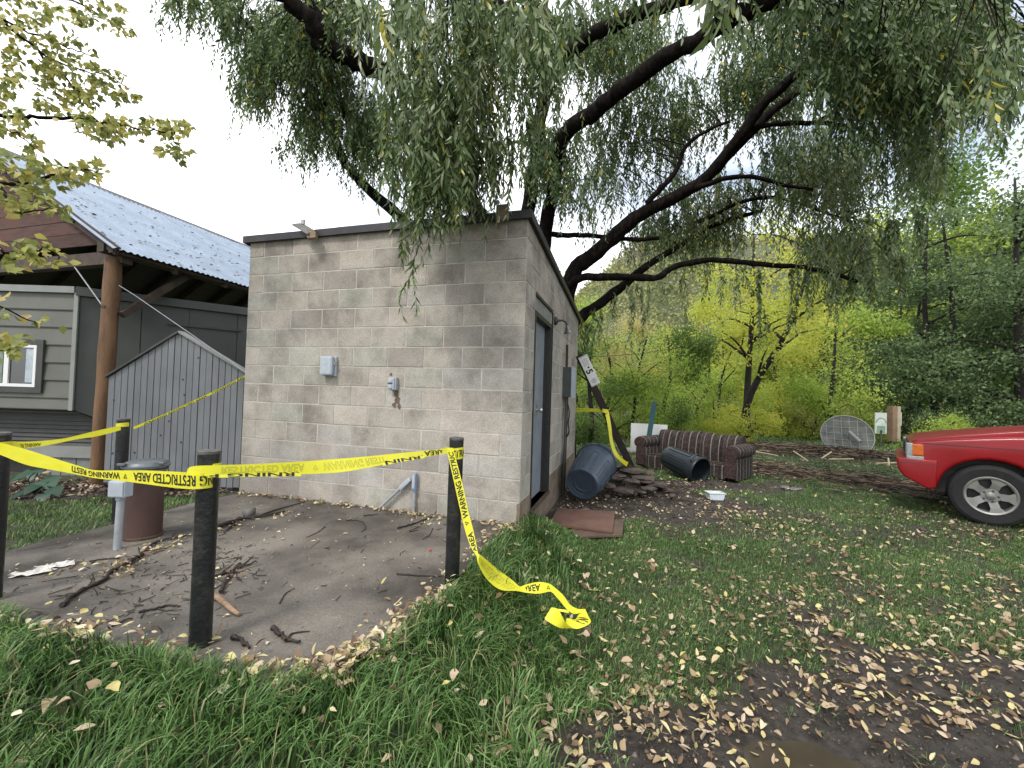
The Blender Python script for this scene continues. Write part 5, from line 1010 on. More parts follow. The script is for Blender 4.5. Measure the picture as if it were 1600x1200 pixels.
def inhut(x, y): 
    dx_ = x - NR[0]; dy_ = y - NR[1]; t = dx_ * sA + dy_ * cA; u = dx_ * cA - dy_ * sA; return (u < .02) & (u > -FRONT) & (t > -.02) & (t < SIDE)
def ok_(x, y, mudlim=.5): 
    return (poly_sd(x, y, SLAB) > .0) & ~inhut(x, y) & (mudmask(x, y) + rng.uniform(-.18, .18, len(x)) < mudlim)
def clumpy(n, x0, x1, y0, y1, cs, per):
    m_ = n // per; cx = rng.uniform(x0, x1, m_); cy = rng.uniform(y0, y1, m_); return np.repeat(cx, per) + rng.normal(0, cs, m_ * per), np.repeat(cy, per) + rng.normal(0, cs, m_ * per)
def lush(x, y):   # how long the grass stands
    return np.clip(smoothstep((.75 - x) / .9) * smoothstep((3.9 - y) / 1.0) + np.exp(-(((x - .25) / .4) ** 2 + ((y - 3.6) / .55) ** 2)), 0, 1)
ac = Acc()
x, y = clumpy(78000, -3.9, 1.9, 1.15, 4.4, .035, 8); k_ = ok_(x, y, .45) & (rng.rand(len(x)) < .12 + .95 * lush(x, y)) & (x > -2.62 + 0 * y) ; x, y = x[k_], y[k_]; lu = lush(x, y)
cz_ = vnoise(x, y, .16, 31) * 2 * PI * 1.3
ac.add(*blades(x, y, height(x, y), (.05 + .15 * lu) * np.clip(poly_sd(x, y, SLAB) / .16 + .45, .45, 1) * rng.uniform(.55, 1.25, len(x)), rng.uniform(.0035, .0068, len(x)), np.clip(rng.normal(.75, .3, len(x)), .1, 1.25), True, cz_ + rng.normal(0, .8, len(x))))
link('long_grass', ac.mesh('long_grass', M_grass), None, label='long wet tufted grass along the front and right edge of the slab', cat='grass', kind='stuff')
ac = Acc()
for (n_, x0, x1, y0, y1, l0, w0) in ((110000, .2, 5.5, 1.5, 4.6, .045, .0040), (100000, .2, 8.5, 4.0, 8.0, .045, .0065), (30000, 1.0, 14., 7.5, 13, .07, .011), (26000, 1.2, 26, 12, 22, .12, .028)):
    x, y = clumpy(n_, x0, x1, y0, y1, .05 if y0 < 6 else .12, 6); k_ = ok_(x, y, .55) & (x < y * 1.45 + .8) & (x > y * .06 + .05); x, y = x[k_], y[k_]
    ac.add(*blades(x, y, height(x, y) - .004, l0 * rng.uniform(.5, 1.5, len(x)), rng.uniform(.6, 1.2, len(x)) * w0, rng.uniform(.3, 1.2, len(x)), False))
x, y = clumpy(26000, -9.5, -2.9, 2.2, 4.75, .03, 6); k_ = ok_(x, y, .5); x, y = x[k_], y[k_]
ac.add(*blades(x, y, height(x, y), .05 * rng.uniform(.6, 1.6, len(x)), rng.uniform(.004, .007, len(x)), rng.uniform(.3, 1.2, len(x)), False))
link('lawn_grass', ac.mesh('lawn_grass', M_grass), None, label='short patchy lawn grass with bare muddy spots between', cat='grass', kind='stuff')

# ------------------------------------------------------------------ fallen leaves
def litter(x, y, z, l0, l1, hi=True, tint=None, w=.62, flat=.45):
    n = len(x); nn = np.array([0, 0, 1.]) + rng.randn(n, 3) * flat; D = np.column_stack([rng.randn(n, 2), rng.randn(n) * .25]); ln = rng.uniform(l0, l1, n)
    if hi: return ovate(np.column_stack([x, y, z]), D, nn, ln, ln * rng.uniform(w * .5, w * 1.25, n), rng.normal(0, .28, n), rng.normal(.25, .4, n), rng.rand(n) if tint is None else tint)
    return leaves(np.column_stack([x, y, z]), D, nn, ln, ln * rng.uniform(w * .55, w * 1.15, n), hi, rng.uniform(-.45, .45, n)[:, None], tint, rng.uniform(-.2, .9, n)[:, None])
ac = Acc()
def dens(x, y):    # leaves gather on the lower right lawn and along the slab edge
    return np.clip(.12 + 1.1 * np.exp(-(((x - 2.1) / 1.9) ** 2 + ((y - 2.3) / 1.0) ** 2)) + .5 * np.exp(-(((x - 3.2) / 2.4) ** 2 + ((y - 3.8) / 1.3) ** 2)) + .25 * smoothstep((x - 1) / 2), 0, 1) * (.35 + 1.1 * fbm(x, y, .5, 40))
x = rng.uniform(-.2, 7, 17000); y = rng.uniform(1.3, 5.8, 17000); k_ = (poly_sd(x, y, SLAB) > .05) & ~inhut(x, y) & (rng.rand(17000) < dens(x, y) * 1.05 * (.25 + 1.6 * smoothstep((fbm(x, y, .33, 77) - .38) / .2))) & (x < y * 1.4 + .7); x, y = x[k_], y[k_]; pl_ = ((x - PUD[0]) / .3) ** 2 + ((y - PUD[1]) / .16) ** 2 > 1; x, y = x[pl_], y[pl_]
k_ = rng.rand(len(x)) < np.where(y > 3.2, .6, 1.); x, y = x[k_], y[k_]
ac.add(*litter(x, y, height(x, y) + rng.uniform(.004, .028, len(x)), .012, .056, True, rng.beta(1.2, 1.9, len(x)) , .62, .6))
x = rng.uniform(1, 14, 5200); y = rng.uniform(5.4, 14, 5200); k_ = ~inhut(x, y) & (x < y * 1.35) & (rng.rand(5200) < .55); x, y = x[k_], y[k_]; ac.add(*litter(x, y, height(x, y) + .03, .03, .075, False))
x = rng.uniform(.6, 3.4, 1300); y = rng.uniform(4.6, 8, 1300); k_ = ~inhut(x, y); x, y = x[k_], y[k_]; ac.add(*litter(x, y, height(x, y) + .012, .015, .05, False))
x = rng.uniform(-2.6, 1.2, 420); y = rng.uniform(1.35, 3.6, 420); k_ = (poly_sd(x, y, SLAB) > .06); x, y = x[k_], y[k_]; ac.add(*litter(x, y, height(x, y) + rng.uniform(.05, .13, len(x)), .03, .06))
# pale drifts in the lower right corner
cl_ = np.array([G(a, b_, -.26)[:2] for a, b_ in ((1010, 1130), (1060, 1165), (1120, 1160), (950, 1110), (980, 1060), (1090, 1090), (1180, 1060), (1240, 1010), (1330, 990), (1400, 1030), (1480, 1010), (1560, 1000), (900, 1170), (1350, 1080), (1450, 1110), (1560, 1120), (1170, 1140), (840, 1180), (780, 1190), (1050, 1010), (1130, 960), (1260, 930))])
i_ = rng.randint(0, len(cl_), 640); q = cl_[i_] + rng.normal(0, .12, (640, 2)); ac.add(*litter(q[:, 0], q[:, 1], height(q[:, 0], q[:, 1]) + rng.uniform(.004, .03, 640), .018, .056, True, rng.beta(1.4, 1.5, 640), .66, .6))
link('fallen_leaves', ac.mesh('fallen_leaves', M_fall), None, label='tan and yellow autumn leaves scattered over the lawn and mud', cat='leaves', kind='stuff')
ac = Acc()
# windrows of leaves: slab front and right edge, wall foot, along the dark branch
E_ = np.array(SLAB[2:17]); seg = rng.randint(0, len(E_) - 1, 1500); t = rng.rand(1500)[:, None]; Pq = E_[seg] * (1 - t) + E_[seg + 1] * t + rng.normal(0, .06, (1500, 2)); wgt = fbm(Pq[:, 0], Pq[:, 1], .25, 50); k_ = wgt > .47; Pq = Pq[k_]
ac.add(*litter(Pq[:, 0], Pq[:, 1], np.maximum(height(Pq[:, 0], Pq[:, 1]), .0) + rng.uniform(.006, .07, len(Pq)), .02, .055))
u = rng.rand(420) ** .8 * FRONT; o = np.abs(rng.normal(0, .05, 420)) + .012; q = NL + UF * u[:, None] - INF * o[:, None]; ac.add(*litter(q[:, 0], q[:, 1], np.full(420, .008) + rng.uniform(0, .015, 420), .014, .05, True))
lp = np.array([G(a, b_, 0)[:2] for a, b_ in ((328, 832), (372, 818), (445, 806), (262, 850), (240, 862), (200, 885), (175, 898), (130, 885), (350, 905), (205, 872), (670, 815), (650, 806))]); s_ = rng.randint(0, len(lp), 330); q = lp[s_] + rng.normal(0, .07, (330, 2)); ac.add(*litter(q[:, 0], q[:, 1], np.full(330, .008) + rng.uniform(0, .012, 330), .012, .04, True))
x = rng.uniform(-3.3, .1, 800); y = rng.uniform(1.7, 4.6, 800); k_ = inslab(x, y); x, y = x[k_], y[k_]; ac.add(*litter(x, y, np.full(len(x), .005), .006, .022, False, None, .5, .2))
x = rng.uniform(-3.2, 0, 60); y = rng.uniform(1.8, 4.3, 60); k_ = inslab(x, y); x, y = x[k_], y[k_]; ac.add(*litter(x, y, np.full(len(x), .006), .03, .055, True, None, .45, .25))
link('slab_leaves', ac.mesh('slab_leaves', M_fall), None, label='leaves and leaf crumbs on the slab, heaped at its edges and the wall foot', cat='leaves', kind='stuff')
ac = Acc(); n = 2600; x = rng.uniform(-8.5, -3.2, n); y = 4.95 + rng.normal(0, .26, n) + .0 * x; ac.add(*litter(x, y, height(x, y) + rng.uniform(.005, .04, n), .03, .085, True, np.clip(rng.rand(n) * .9, 0, 1), .5)); link('mulch', ac.mesh('mulch', leafmat('mulch_chip', [(.03, .018, .014), (.06, .038, .030), (.12, .08, .065), (.22, .16, .13), (.38, .30, .2), (.4, .33, .25)], .05, .8)), None, label='bark mulch and dry leaves along the foot of the trailer', cat='mulch', kind='stuff')
# dirt clods and grit on the bare soil
def clods(n_, x0, x1, y0, y1, s0, s1, name, lab):
    x = rng.uniform(x0, x1, n_); y = rng.uniform(y0, y1, n_); k_ = (poly_sd(x, y, SLAB) > .02) & ~inhut(x, y) & (mudmask(x, y) > .3) & (x < y * 1.4 + .7) & (((x - PUD[0]) / .3) ** 2 + ((y - PUD[1]) / .16) ** 2 > 1) & (rng.rand(n_) < .25 + vnoise(x, y, .25, 90)); x, y = x[k_], y[k_]; n = len(x)
    o4 = np.array([[1, 1, 1], [-1, -1, 1], [-1, 1, -1], [1, -1, -1], [0, 0, 1.5]]) * .6; sz = rng.uniform(s0, s1, n) ** 1. * rng.lognormal(0, .45, n); V = np.stack([x, y, height(x, y)], 1)[:, None, :] + (o4[None] * sz[:, None, None] + rng.randn(n, 5, 3) * .28 * sz[:, None, None]) * np.array([1, 1, .55])
    o = np.arange(n)[:, None] * 5; tr_ = np.concatenate([o + np.array([f]) for f in ((0, 4, 2), (2, 4, 1), (1, 4, 3), (3, 4, 0), (0, 2, 3), (1, 3, 2))])
    link(name, np_mesh(name, V.reshape(-1, 3), None, tr_, M_clod, np.repeat(rng.rand(n), 5)), None, label=lab, cat='soil', kind='stuff')
M_clod = leafmat('soil_crumb', [(.022, .017, .013), (.045, .035, .027), (.075, .060, .047), (.13, .11, .09)], 0, .85)
clods(30000, -.2, 5, 1.3, 3.6, .0025, .009, 'soil_crumbs', 'crumbs and clods of damp soil on the bare foreground patch'); clods(16000, .6, 9, 4.4, 12, .006, .022, 'soil_clods', 'clods of soil on the dirt by the sofa and along the track')
ac = Acc(); x, y = clumpy(9000, .3, 5.5, 1.5, 3.4, .02, 9); m_ = mudmask(x, y); k_ = (m_ > .4) & (poly_sd(x, y, SLAB) > .05) & (x < y * 1.4 + .8) & (vnoise(x, y, .3, 44) > .55); x, y = x[k_], y[k_]
ac.add(*blades(x, y, height(x, y), .05 * rng.uniform(.5, 1.4, len(x)), rng.uniform(.003, .005, len(x)), rng.uniform(.6, 1.25, len(x)), False)); link('grass_tufts', ac.mesh('grass_tufts', M_grass), None, label='stray grass tufts growing out of the bare mud in the foreground', cat='grass', kind='stuff')
# big-leaved plant by the trailer
M_rhu = leafmat('broad_leaf', [(.010, .035, .018), (.018, .055, .028), (.03, .08, .04)], .15, .4, .4)
bpx = T(52, 790, 4.75); bpx[2] = -.09; j = empty('leafy_plant', bpx, 'dark green broad-leaved plant at the foot of the trailer by the left bollard', 'plant')
for i, (px_, py_, Y_, s_, dd) in enumerate(((35, 742, 4.7, .20, -1), (45, 765, 4.55, .2, -.6), (75, 752, 4.7, .22, 1), (85, 765, 4.6, .17, 1.2), (55, 738, 4.9, .18, .2), (30, 772, 4.5, .15, -1), (68, 775, 4.5, .14, .5), (12, 752, 4.8, .2, -1.2), (60, 757, 4.65, .17, .3))):
    c = T(px_, py_, Y_); d_ = nrm([dd, -.7, -.25]); ac = Acc(); ac.add(*leaves(np.array([c - d_ * s_ * .5]), np.array([d_]), np.array([[.1 * dd, -.5, 1.]]), np.array([s_ * 1.1]), np.array([s_ * .95]), True, .3, np.array([rng.rand()])))
    link('leaf', ac.mesh('leaf', M_rhu, wloc(j)), j); MB().tube(spline([bpx, (bpx + c) / 2 + [0, 0, .05], c - d_ * s_ * .5], 5), .006, 5).build('stem', M_rhu, j)

# ------------------------------------------------------------------ the big willow behind the hut
M_wbark = mat('furrowed_willow_bark', (.020, .015, .012), (.004, .0032, .0028), 13, 1., 1., 34, c3=(.0085, .0068, .0058), spec=.08, stretch=(1, 1, .6))
M_wleaf = leafmat('willow_leaf', [(.028, .052, .016), (.052, .090, .026), (.090, .140, .042), (.135, .185, .066), (.200, .250, .120), (.290, .330, .220), (.42, .38, .06)], .36, .45, .4)
wb_ = np.array([1.0, 8.9, -.25]); willow = empty('willow_tree', wb_, 'huge old weeping willow leaning over the hut, its leafy strands hanging into view', 'tree')
def limb(pts, r0, r1, name='limb', n=5):
    P = np.array([T(x, y, Y) for x, y, Y in pts]) if not isinstance(pts, np.ndarray) else pts
    P = spline(P, n); K = len(P); P[1:-1] += rng.randn(K - 2, 3) * r1 * .18
    o = MB().tube(P, np.linspace(r0, r1, K) * (1 + .05 * rng.randn(K)), 12 if r0 > .06 else 7).build(name, M_wbark, willow); smooth_by_angle(o, 70); return P
crotch = np.array([1.0, 8.85, 1.5])
tr_ = limb(np.array([[1.05, 9.0, -.4], [1.02, 8.95, .3], [1.0, 8.9, 1.0], [.9, 8.8, 1.9]]), .42, .30, 'trunk')
LI = []
LI.append(limb([(878, 560, 8.8), (890, 438, 8.7), (925, 400, 8.6), (965, 365, 8.5), (1000, 335, 8.4), (1050, 310, 8.2), (1100, 281, 8.0), (1147, 225, 7.6), (1190, 165, 7.3), (1231, 128, 7.1), (1272, 87, 6.8), (1310, 50, 6.5), (1370, -10, 6.1)], .175, .05))
LI.append(limb([(1120, 262, 7.9), (1162, 219, 7.7), (1209, 172, 7.6), (1262, 134, 7.5), (1303, 109, 7.4), (1380, 70, 7.2)], .09, .04))
LI.append(limb([(880, 560, 8.9), (903, 502, 8.9), (940, 472, 9.0), (987, 435, 9.1), (1012, 414, 9.2), (1060, 385, 9.3), (1120, 350, 9.4), (1190, 330, 9.5)], .13, .04))
LI.append(limb([(888, 446, 8.5), (910, 434, 8.4), (950, 432, 8.3), (984, 433, 8.3), (1028, 434, 8.2), (1048, 419, 8.2), (1100, 407, 8.1), (1144, 408, 8.1), (1200, 414, 8.0), (1245, 417, 8.0), (1292, 425, 7.9), (1340, 440, 7.8)], .085, .035))
LI.append(limb([(838, 470, 8.9), (850, 380, 8.6), (860, 310, 8.2), (871, 245, 7.6), (885, 205, 7.2), (930, 172, 6.8), (960, 148, 6.5), (1040, 92, 5.9), (1110, 50, 5.4), (1180, 12, 5.0), (1260, -30, 4.6)], .15, .10))
LI.append(limb([(820, 420, 8.8), (826, 312, 8.3), (840, 240, 7.9), (848, 160, 7.5), (872, 100, 7.1), (919, 59, 6.7), (970, 32, 6.3), (1044, 8, 5.9), (1120, -20, 5.5)], .15, .075))
LI.append(limb([(800, 430, 8.7), (745, 330, 8.3), (705, 250, 7.9), (690, 180, 7.6), (640, 140, 7.2), (609, 119, 7.0), (552, 94, 6.7), (505, 72, 6.5), (484, 31, 6.3), (443, -5, 6.1), (400, -50, 5.8)], .19, .11))
LI.append(limb([(512, 74, 6.5), (503, 40, 6.5), (484, 0, 6.4), (470, -40, 6.2)], .09, .06))
LI.append(limb([(720, 330, 8.5), (640, 262, 8.1), (577, 222, 7.9), (546, 190, 7.8), (534, 162, 7.7), (515, 125, 7.6), (499, 85, 7.5)], .11, .055))
LI.append(limb([(745, 440, 8.9), (670, 375, 8.5), (609, 325, 8.3), (570, 290, 8.2), (545, 262, 8.1), (527, 231, 8.0), (509, 184, 7.9), (484, 141, 7.8), (459, 109, 7.7), (410, 60, 7.5), (350, 10, 7.3), (300, -25, 7.1)], .12, .04))
LI.append(limb([(1010, 318, 8.3), (1040, 287, 8.2), (1059, 262, 8.2), (1072, 228, 8.1), (1106, 203, 8.0), (1140, 190, 7.9)], .06, .025))
LI.append(limb([(1085, 295, 8.0), (1106, 288, 7.9), (1137, 278, 7.8), (1181, 277, 7.7), (1230, 290, 7.6), (1270, 296, 7.5)], .06, .025))
LI.append(limb([(1150, 222, 7.6), (1170, 204, 7.5), (1203, 195, 7.4), (1250, 192, 7.3), (1287, 192, 7.2), (1330, 198, 7.1), (1360, 212, 7.0)], .055, .025))
LI.append(limb([(1275, 192, 7.2), (1312, 169, 7.0), (1366, 150, 6.8), (1430, 140, 6.5)], .035, .02))
LI.append(limb([(1075, 352, 9.3), (1116, 336, 9.2), (1153, 317, 9.1), (1203, 308, 9.0), (1241, 315, 8.9), (1287, 331, 8.8), (1320, 345, 8.7)], .05, .025))
LI.append(limb([(846, 366, 8.7), (880, 367, 8.6), (930, 369, 8.6), (990, 374, 8.5), (1030, 372, 8.4)], .06, .04))
LI.append(limb([(873, 60, 6.9), (855, 20, 6.6), (800, -10, 6.3)], .07, .04)); LI.append(limb([(700, 230, 7.8), (660, 120, 7.0), (630, 40, 6.2), (622, -10, 5.8)], .08, .05)); LI.append(limb([(690, 190, 7.7), (668, 90, 6.9), (660, 0, 6.3)], .06, .04))
LI.append(limb([(1290, 60, 6.5), (1380, 40, 5.9), (1470, 30, 5.3), (1560, 40, 4.8), (1640, 60, 4.4)], .06, .03)); LI.append(limb([(1366, 150, 6.8), (1440, 180, 6.6), (1500, 200, 6.4)], .03, .015))
LI.append(limb([(850, 100, 7.2), (780, 10, 5.8), (740, -60, 4.6), (690, -110, 3.7)], .09, .045)); LI.append(limb([(1120, 20, 5.2), (1230, -80, 4.4), (1400, -90, 3.6), (1560, -60, 3.0)], .09, .04))
LPT = np.concatenate(LI)
wac_n, wac_f, wst = Acc(), Acc(), MB()
WT = []
def strands(cx, cy, rx, ry, Y0, Y1, n, l0, l1, hi, sp=.026, lf=.105, wd=.19, tone=0., out_=.35, fl=0.):
    if not hi: lf *= 1.16; wd *= 1.2; n = int(n * 1.5)
    else: n = int(n * 1.25); tone += .10
    if not hi and cy > 230 and cx > 900: n = int(n * .62); tone += .10
    a = rng.rand(n) * 2 * PI; r = np.sqrt(rng.rand(n)); X = cx + rx * r * np.cos(a); Yp = cy + ry * r * np.sin(a); D = rng.uniform(Y0, Y1, n)
    if n > 60:      # gather the strands into tufts so that gaps stay between them
        m_ = max(6, n // 14); t_ = rng.randint(0, m_, n); q_ = rng.randint(0, n, m_); w_ = rng.uniform(.2, .8, n); jx, jy = 26 * (5 / Y0), 20 * (5 / Y0)
        X = X * (1 - w_) + (X[q_][t_] + rng.normal(0, jx * .5, n)) * w_; Yp = Yp * (1 - w_) + (Yp[q_][t_] + rng.normal(0, jy * .5, n)) * w_; D = D * (1 - w_) + D[q_][t_] * w_
    for i in range(n):
        P0 = T(X[i], Yp[i], D[i])
        if P0[2] < 1.5: continue
        if P0[1] < 4.9 and P0[2] < 3.1 and P0[0] < .6 and P0[1] > 3.5: continue
        tn_ = rng.normal(0, .07); L_ = rng.uniform(l0, l1); az = rng.rand() * 2 * PI; d0 = np.array([math.cos(az), math.sin(az), 0]); K = max(8, int(L_ / sp)); t = (np.arange(K) + rng.rand(K) * .5) / K
        sway = rng.randn(2) * .05
        def pos(t): return P0 + d0 * (out_ * L_ * (t - .45 * t * t))[:, None] + np.array([0, 0, -1.]) * (L_ * (.25 * t + .75 * t ** 1.5))[:, None] + np.column_stack([np.sin(t * 5 + i) * sway[0], np.sin(t * 4 + i * 2) * sway[1], 0 * t]) * L_
        P = pos(t); tg = unit(pos(t + .03) - P); ga = np.arange(K) * 2.4 + rng.rand() * 6; s = unit(np.cross(tg, [.3, .2, 1.])); u = np.cross(s, tg); rd = np.cos(ga)[:, None] * s + np.sin(ga)[:, None] * u
        op = rng.uniform(.35, .95, K)[:, None]; Dr = unit(tg + rd * op + np.array([0, 0, -.35])); Nn = unit(rd * -.6 + tg * .6 + rng.randn(K, 3) * .55); ln = lf * rng.uniform(.6, 1.2, K) * (1 - .35 * t ** 3)
        th = np.clip(rng.beta(2, 2.6, K) * .8 + tone + tn_ + (.0 if rng.rand() > .03 else .5), 0, .86); yl = rng.rand(K) < (.012 if rng.rand() > .06 else .25); th[yl] = 1.
        (wac_n if hi else wac_f).add(*leaves(P, Dr, Nn, ln, ln * wd * rng.uniform(.85, 1.25, K), hi, .12, th))
        if D[i] < 5.5 or i % 3 == 0: wst.tube(pos(np.linspace(0, 1, 6)), np.linspace(.0026, .0012, 6), 3, False)
        if i % 7 == 0: WT.append(P0)
# close curtain over the hut front (long leaves)
S = strands
S(715, 10, 165, 90, 2.9, 4.3, 150, .45, .85, True, .024, .115)
S(700, 120, 140, 90, 3.0, 4.4, 125, .4, .75, True, .024, .115)
S(690, 205, 90, 80, 3.0, 3.75, 85, .35, .62, True, .024, .115)
S(775, 190, 90, 90, 3.1, 3.75, 70, .35, .6, True, .024, .11)
S(685, 290, 42, 40, 3.15, 3.72, 48, .26, .44, True, .022, .11)
S(655, 330, 26, 20, 3.3, 3.7, 16, .2, .34, True, .022, .11)
S(640, 250, 40, 60, 3.1, 3.7, 30, .3, .55, True, .024, .11)
S(830, 90, 70, 110, 3.4, 5.0, 80, .4, .8, True, .026, .11)
S(600, 0, 50, 40, 2.1, 2.7, 10, .28, .42, True, .022, .115, .22, .1)
S(850, 0, 60, 40, 2.3, 2.8, 14, .25, .45, True, .022, .11, .22, .08)
S(1125, -45, 40, 25, 1.45, 1.8, 6, .2, .32, True, .02, .11, .24, .16)
S(1010, -30, 90, 30, 2.4, 3.2, 12, .25, .4, True, .024, .11)
for (x_, y_, Y_, L_) in ((632, 372, 3.45, .30), (648, 400, 3.45, .56), (642, 385, 3.5, .42)): S(x_, y_, 3, 2, Y_, Y_ + .04, 2, L_ * .9, L_, True, .022, .11, .19, 0, .12)
# left hand crown
S(440, 40, 95, 75, 6.3, 7.8, 300, .5, .95, False, .030, .115, .21)
S(395, 110, 45, 55, 6.6, 7.6, 75, .4, .8, False, .03, .11, .21)
S(510, 130, 70, 90, 6.8, 8.2, 190, .5, .9, False, .03, .115, .21)
S(590, 200, 60, 80, 7.0, 8.5, 150, .5, .9, False, .03, .115, .21)
S(470, 215, 40, 30, 7.0, 8.0, 22, .3, .6, False, .03, .11, .21)
S(285, -15, 30, 18, 6.6, 7.4, 26, .5, .8, False, .03, .115, .21)
S(350, -5, 40, 25, 6.6, 7.4, 50, .4, .8, False, .03, .115, .21)
S(530, 0, 80, 40, 6, 7.5, 120, .5, .9, False, .03, .115, .21)
# middle and right, further back
S(960, 40, 130, 90, 7.2, 10.0, 330, .6, 1.2, False, .034, .12, .22, -.05)
S(1010, 180, 140, 110, 8.3, 10.6, 300, .6, 1.3, False, .036, .125, .22, -.03)
S(930, 290, 70, 60, 7.5, 10, 120, .5, 1.0, False, .036, .125, .22)
S(1120, 300, 130, 60, 8.5, 11, 260, .6, 1.2, False, .036, .13, .22, .03)
S(1080, 355, 150, 30, 8.6, 10.5, 170, .5, 1.1, False, .034, .125, .22, .05)
S(1200, 100, 110, 110, 7.6, 10.0, 320, .6, 1.2, False, .034, .12, .22, -.05)
S(870, 230, 45, 60, 6.8, 8.4, 90, .5, 1.0, False, .034, .12, .22, -.05)
S(1280, 250, 130, 90, 7.4, 10.5, 420, .6, 1.3, False, .034, .125, .22, .02)
S(1330, 370, 120, 50, 7.0, 10.5, 230, .6, 1.2, False, .034, .125, .22, .08)
S(1400, 60, 170, 110, 4.2, 7.5, 720, .5, 1.1, False, .030, .115, .22, -.1)
S(1500, 40, 130, 90, 3.4, 5.6, 330, .4, .8, True, .028, .115, .21, -.1)
S(1350, -10, 250, 40, 4.0, 7.0, 260, .5, .9, False, .032, .12, .22, -.12)
S(1420, 240, 80, 90, 5.5, 9.0, 150, .5, 1.1, False, .032, .12, .22, -.02)
S(1575, 100, 40, 70, 2.5, 3.2, 16, .3, .55, True, .024, .11, .2, -.02); S(1500, 140, 40, 30, 2.8, 3.4, 7, .25, .4, True, .026, .11, .2)
# single long tails
for (x_, y_, Y_, L_, n_) in ((985, 440, 8.4, 1.7, 4), (1008, 440, 8.5, 1.5, 3), (1068, 425, 8.3, 1.1, 3), (1100, 420, 8.2, .9, 3), (1125, 425, 8.2, .8, 3), (1182, 420, 8.1, 1.9, 4), (1190, 430, 8.0, 1.3, 3), (1240, 420, 8.0, 1.4, 5), (1262, 430, 8, .9, 4), (918, 500, 8.7, .65, 8), (935, 480, 8.7, .8, 6), (910, 500, 8.6, .9, 4), (1330, 430, 7.8, .8, 6), (1360, 430, 7.8, .7, 5), (1410, 400, 7.6, .9, 7), (1150, 430, 8.1, .7, 4), (960, 455, 8.8, .6, 4), (1040, 440, 8.4, .5, 3), (1395, 340, 7.6, 1.2, 9), (1440, 330, 7.6, 1.0, 8), (1300, 430, 7.8, .9, 5)):
    S(x_, y_, 7, 6, Y_, Y_ + .2, n_, L_ * .75, L_, False, .028, .125, .22, .0, .08)
link('near_foliage', wac_n.mesh('near_foliage', M_wleaf, wb_), willow, kind='stuff'); link('far_foliage', wac_f.mesh('far_foliage', M_wleaf, wb_), willow, kind='stuff')
# thin branchlets from each limb to the strands it carries
for p in WT:
    d = np.linalg.norm(LPT - p, axis=1); i_ = np.argmin(d + rng.rand(len(LPT)) * .9); q = LPT[i_]; dd = d[i_]
    if .12 < dd < 1.7: mid = (p + q) / 2 + np.array([0, 0, .12 * dd]); wst.tube(spline([q, mid, p], 4), np.linspace(.004 + .006 * dd, .0025, 9), 4, False)
wst.build('twigs', M_wbark, willow, kind='stuff')

# ------------------------------------------------------------------ yellowing tree reaching in from the left
M_mleaf = leafmat('yellowing_leaf', [(.10, .13, .035), (.19, .21, .055), (.30, .31, .08), (.42, .38, .10), (.48, .37, .13), (.46, .32, .16)], .45, .5)
mb_ = np.array([-6.2, 2.2, -.1]); mt = empty('yellowing_tree', mb_, 'tree outside the left edge with green and yellow lobed leaves reaching into the sky', 'tree')
MBR = [MB().tube(spline([mb_ - [0, 0, .2], mb_ + [.1, .1, 2.0], mb_ + [.25, .3, 4.2], mb_ + [.2, .5, 6.0]], 6), np.linspace(.16, .06, 19), 10).build('trunk', M_wbark, mt)]
mac = Acc(); brs = []
def mlimb(pts, r0, r1):
    P = spline(np.array([T(*p) for p in pts]), 6); P += rng.randn(*P.shape) * .008; smooth_by_angle(MB().tube(P, np.linspace(r0, r1, len(P)), 6).build('branch', M_wbark, mt), 70); brs.append(P)
mlimb([(-420, 60, 3.2), (-120, 130, 3.4), (0, 179, 3.5), (60, 184, 3.55), (135, 186, 3.6), (190, 195, 3.65), (235, 205, 3.7), (285, 205, 3.75)], .022, .004)
mlimb([(-420, 60, 3.2), (-80, -30, 3.5), (0, 30, 3.6), (60, 80, 3.7), (110, 130, 3.75), (160, 170, 3.8)], .02, .004)
mlimb([(-80, -30, 3.5), (40, -20, 3.6), (110, 0, 3.8), (150, 20, 3.9), (195, 50, 4)], .014, .003)
mlimb([(0, 30, 3.6), (70, 60, 3.8), (120, 80, 3.9), (150, 88, 4)], .01, .003); mlimb([(60, 80, 3.7), (110, 105, 3.8), (170, 118, 3.9), (212, 150, 4.0)], .009, .003)
mlimb([(-420, 60, 3.2), (-160, 260, 2.9), (0, 287, 2.95), (70, 275, 3.0), (110, 262, 3.05), (155, 270, 3.1)], .02, .004); mlimb([(0, 287, 2.95), (30, 330, 2.8), (80, 325, 2.85)], .01, .003)
mlimb([(-160, 260, 2.9), (-20, 380, 2.5), (30, 392, 2.55), (75, 388, 2.6), (96, 405, 2.6)], .01, .003); mlimb([(-160, 260, 2.9), (-40, 430, 2.6), (0, 475, 2.6), (60, 508, 2.7)], .01, .003); mlimb([(-120, 130, 3.4), (-30, 200, 3.3), (20, 205, 3.4), (55, 235, 3.4)], .012, .003)
mlimb([(-40, 430, 2.6), (-20, 540, 2.5), (15, 545, 2.5)], .006, .003)
MB().tube(spline([mb_ + [.15, .2, 3.0], mb_ + [1.2, .6, 4.2], T(-420, 60, 3.2)], 6), np.linspace(.08, .03, 13), 8).build('branch', M_wbark, mt)
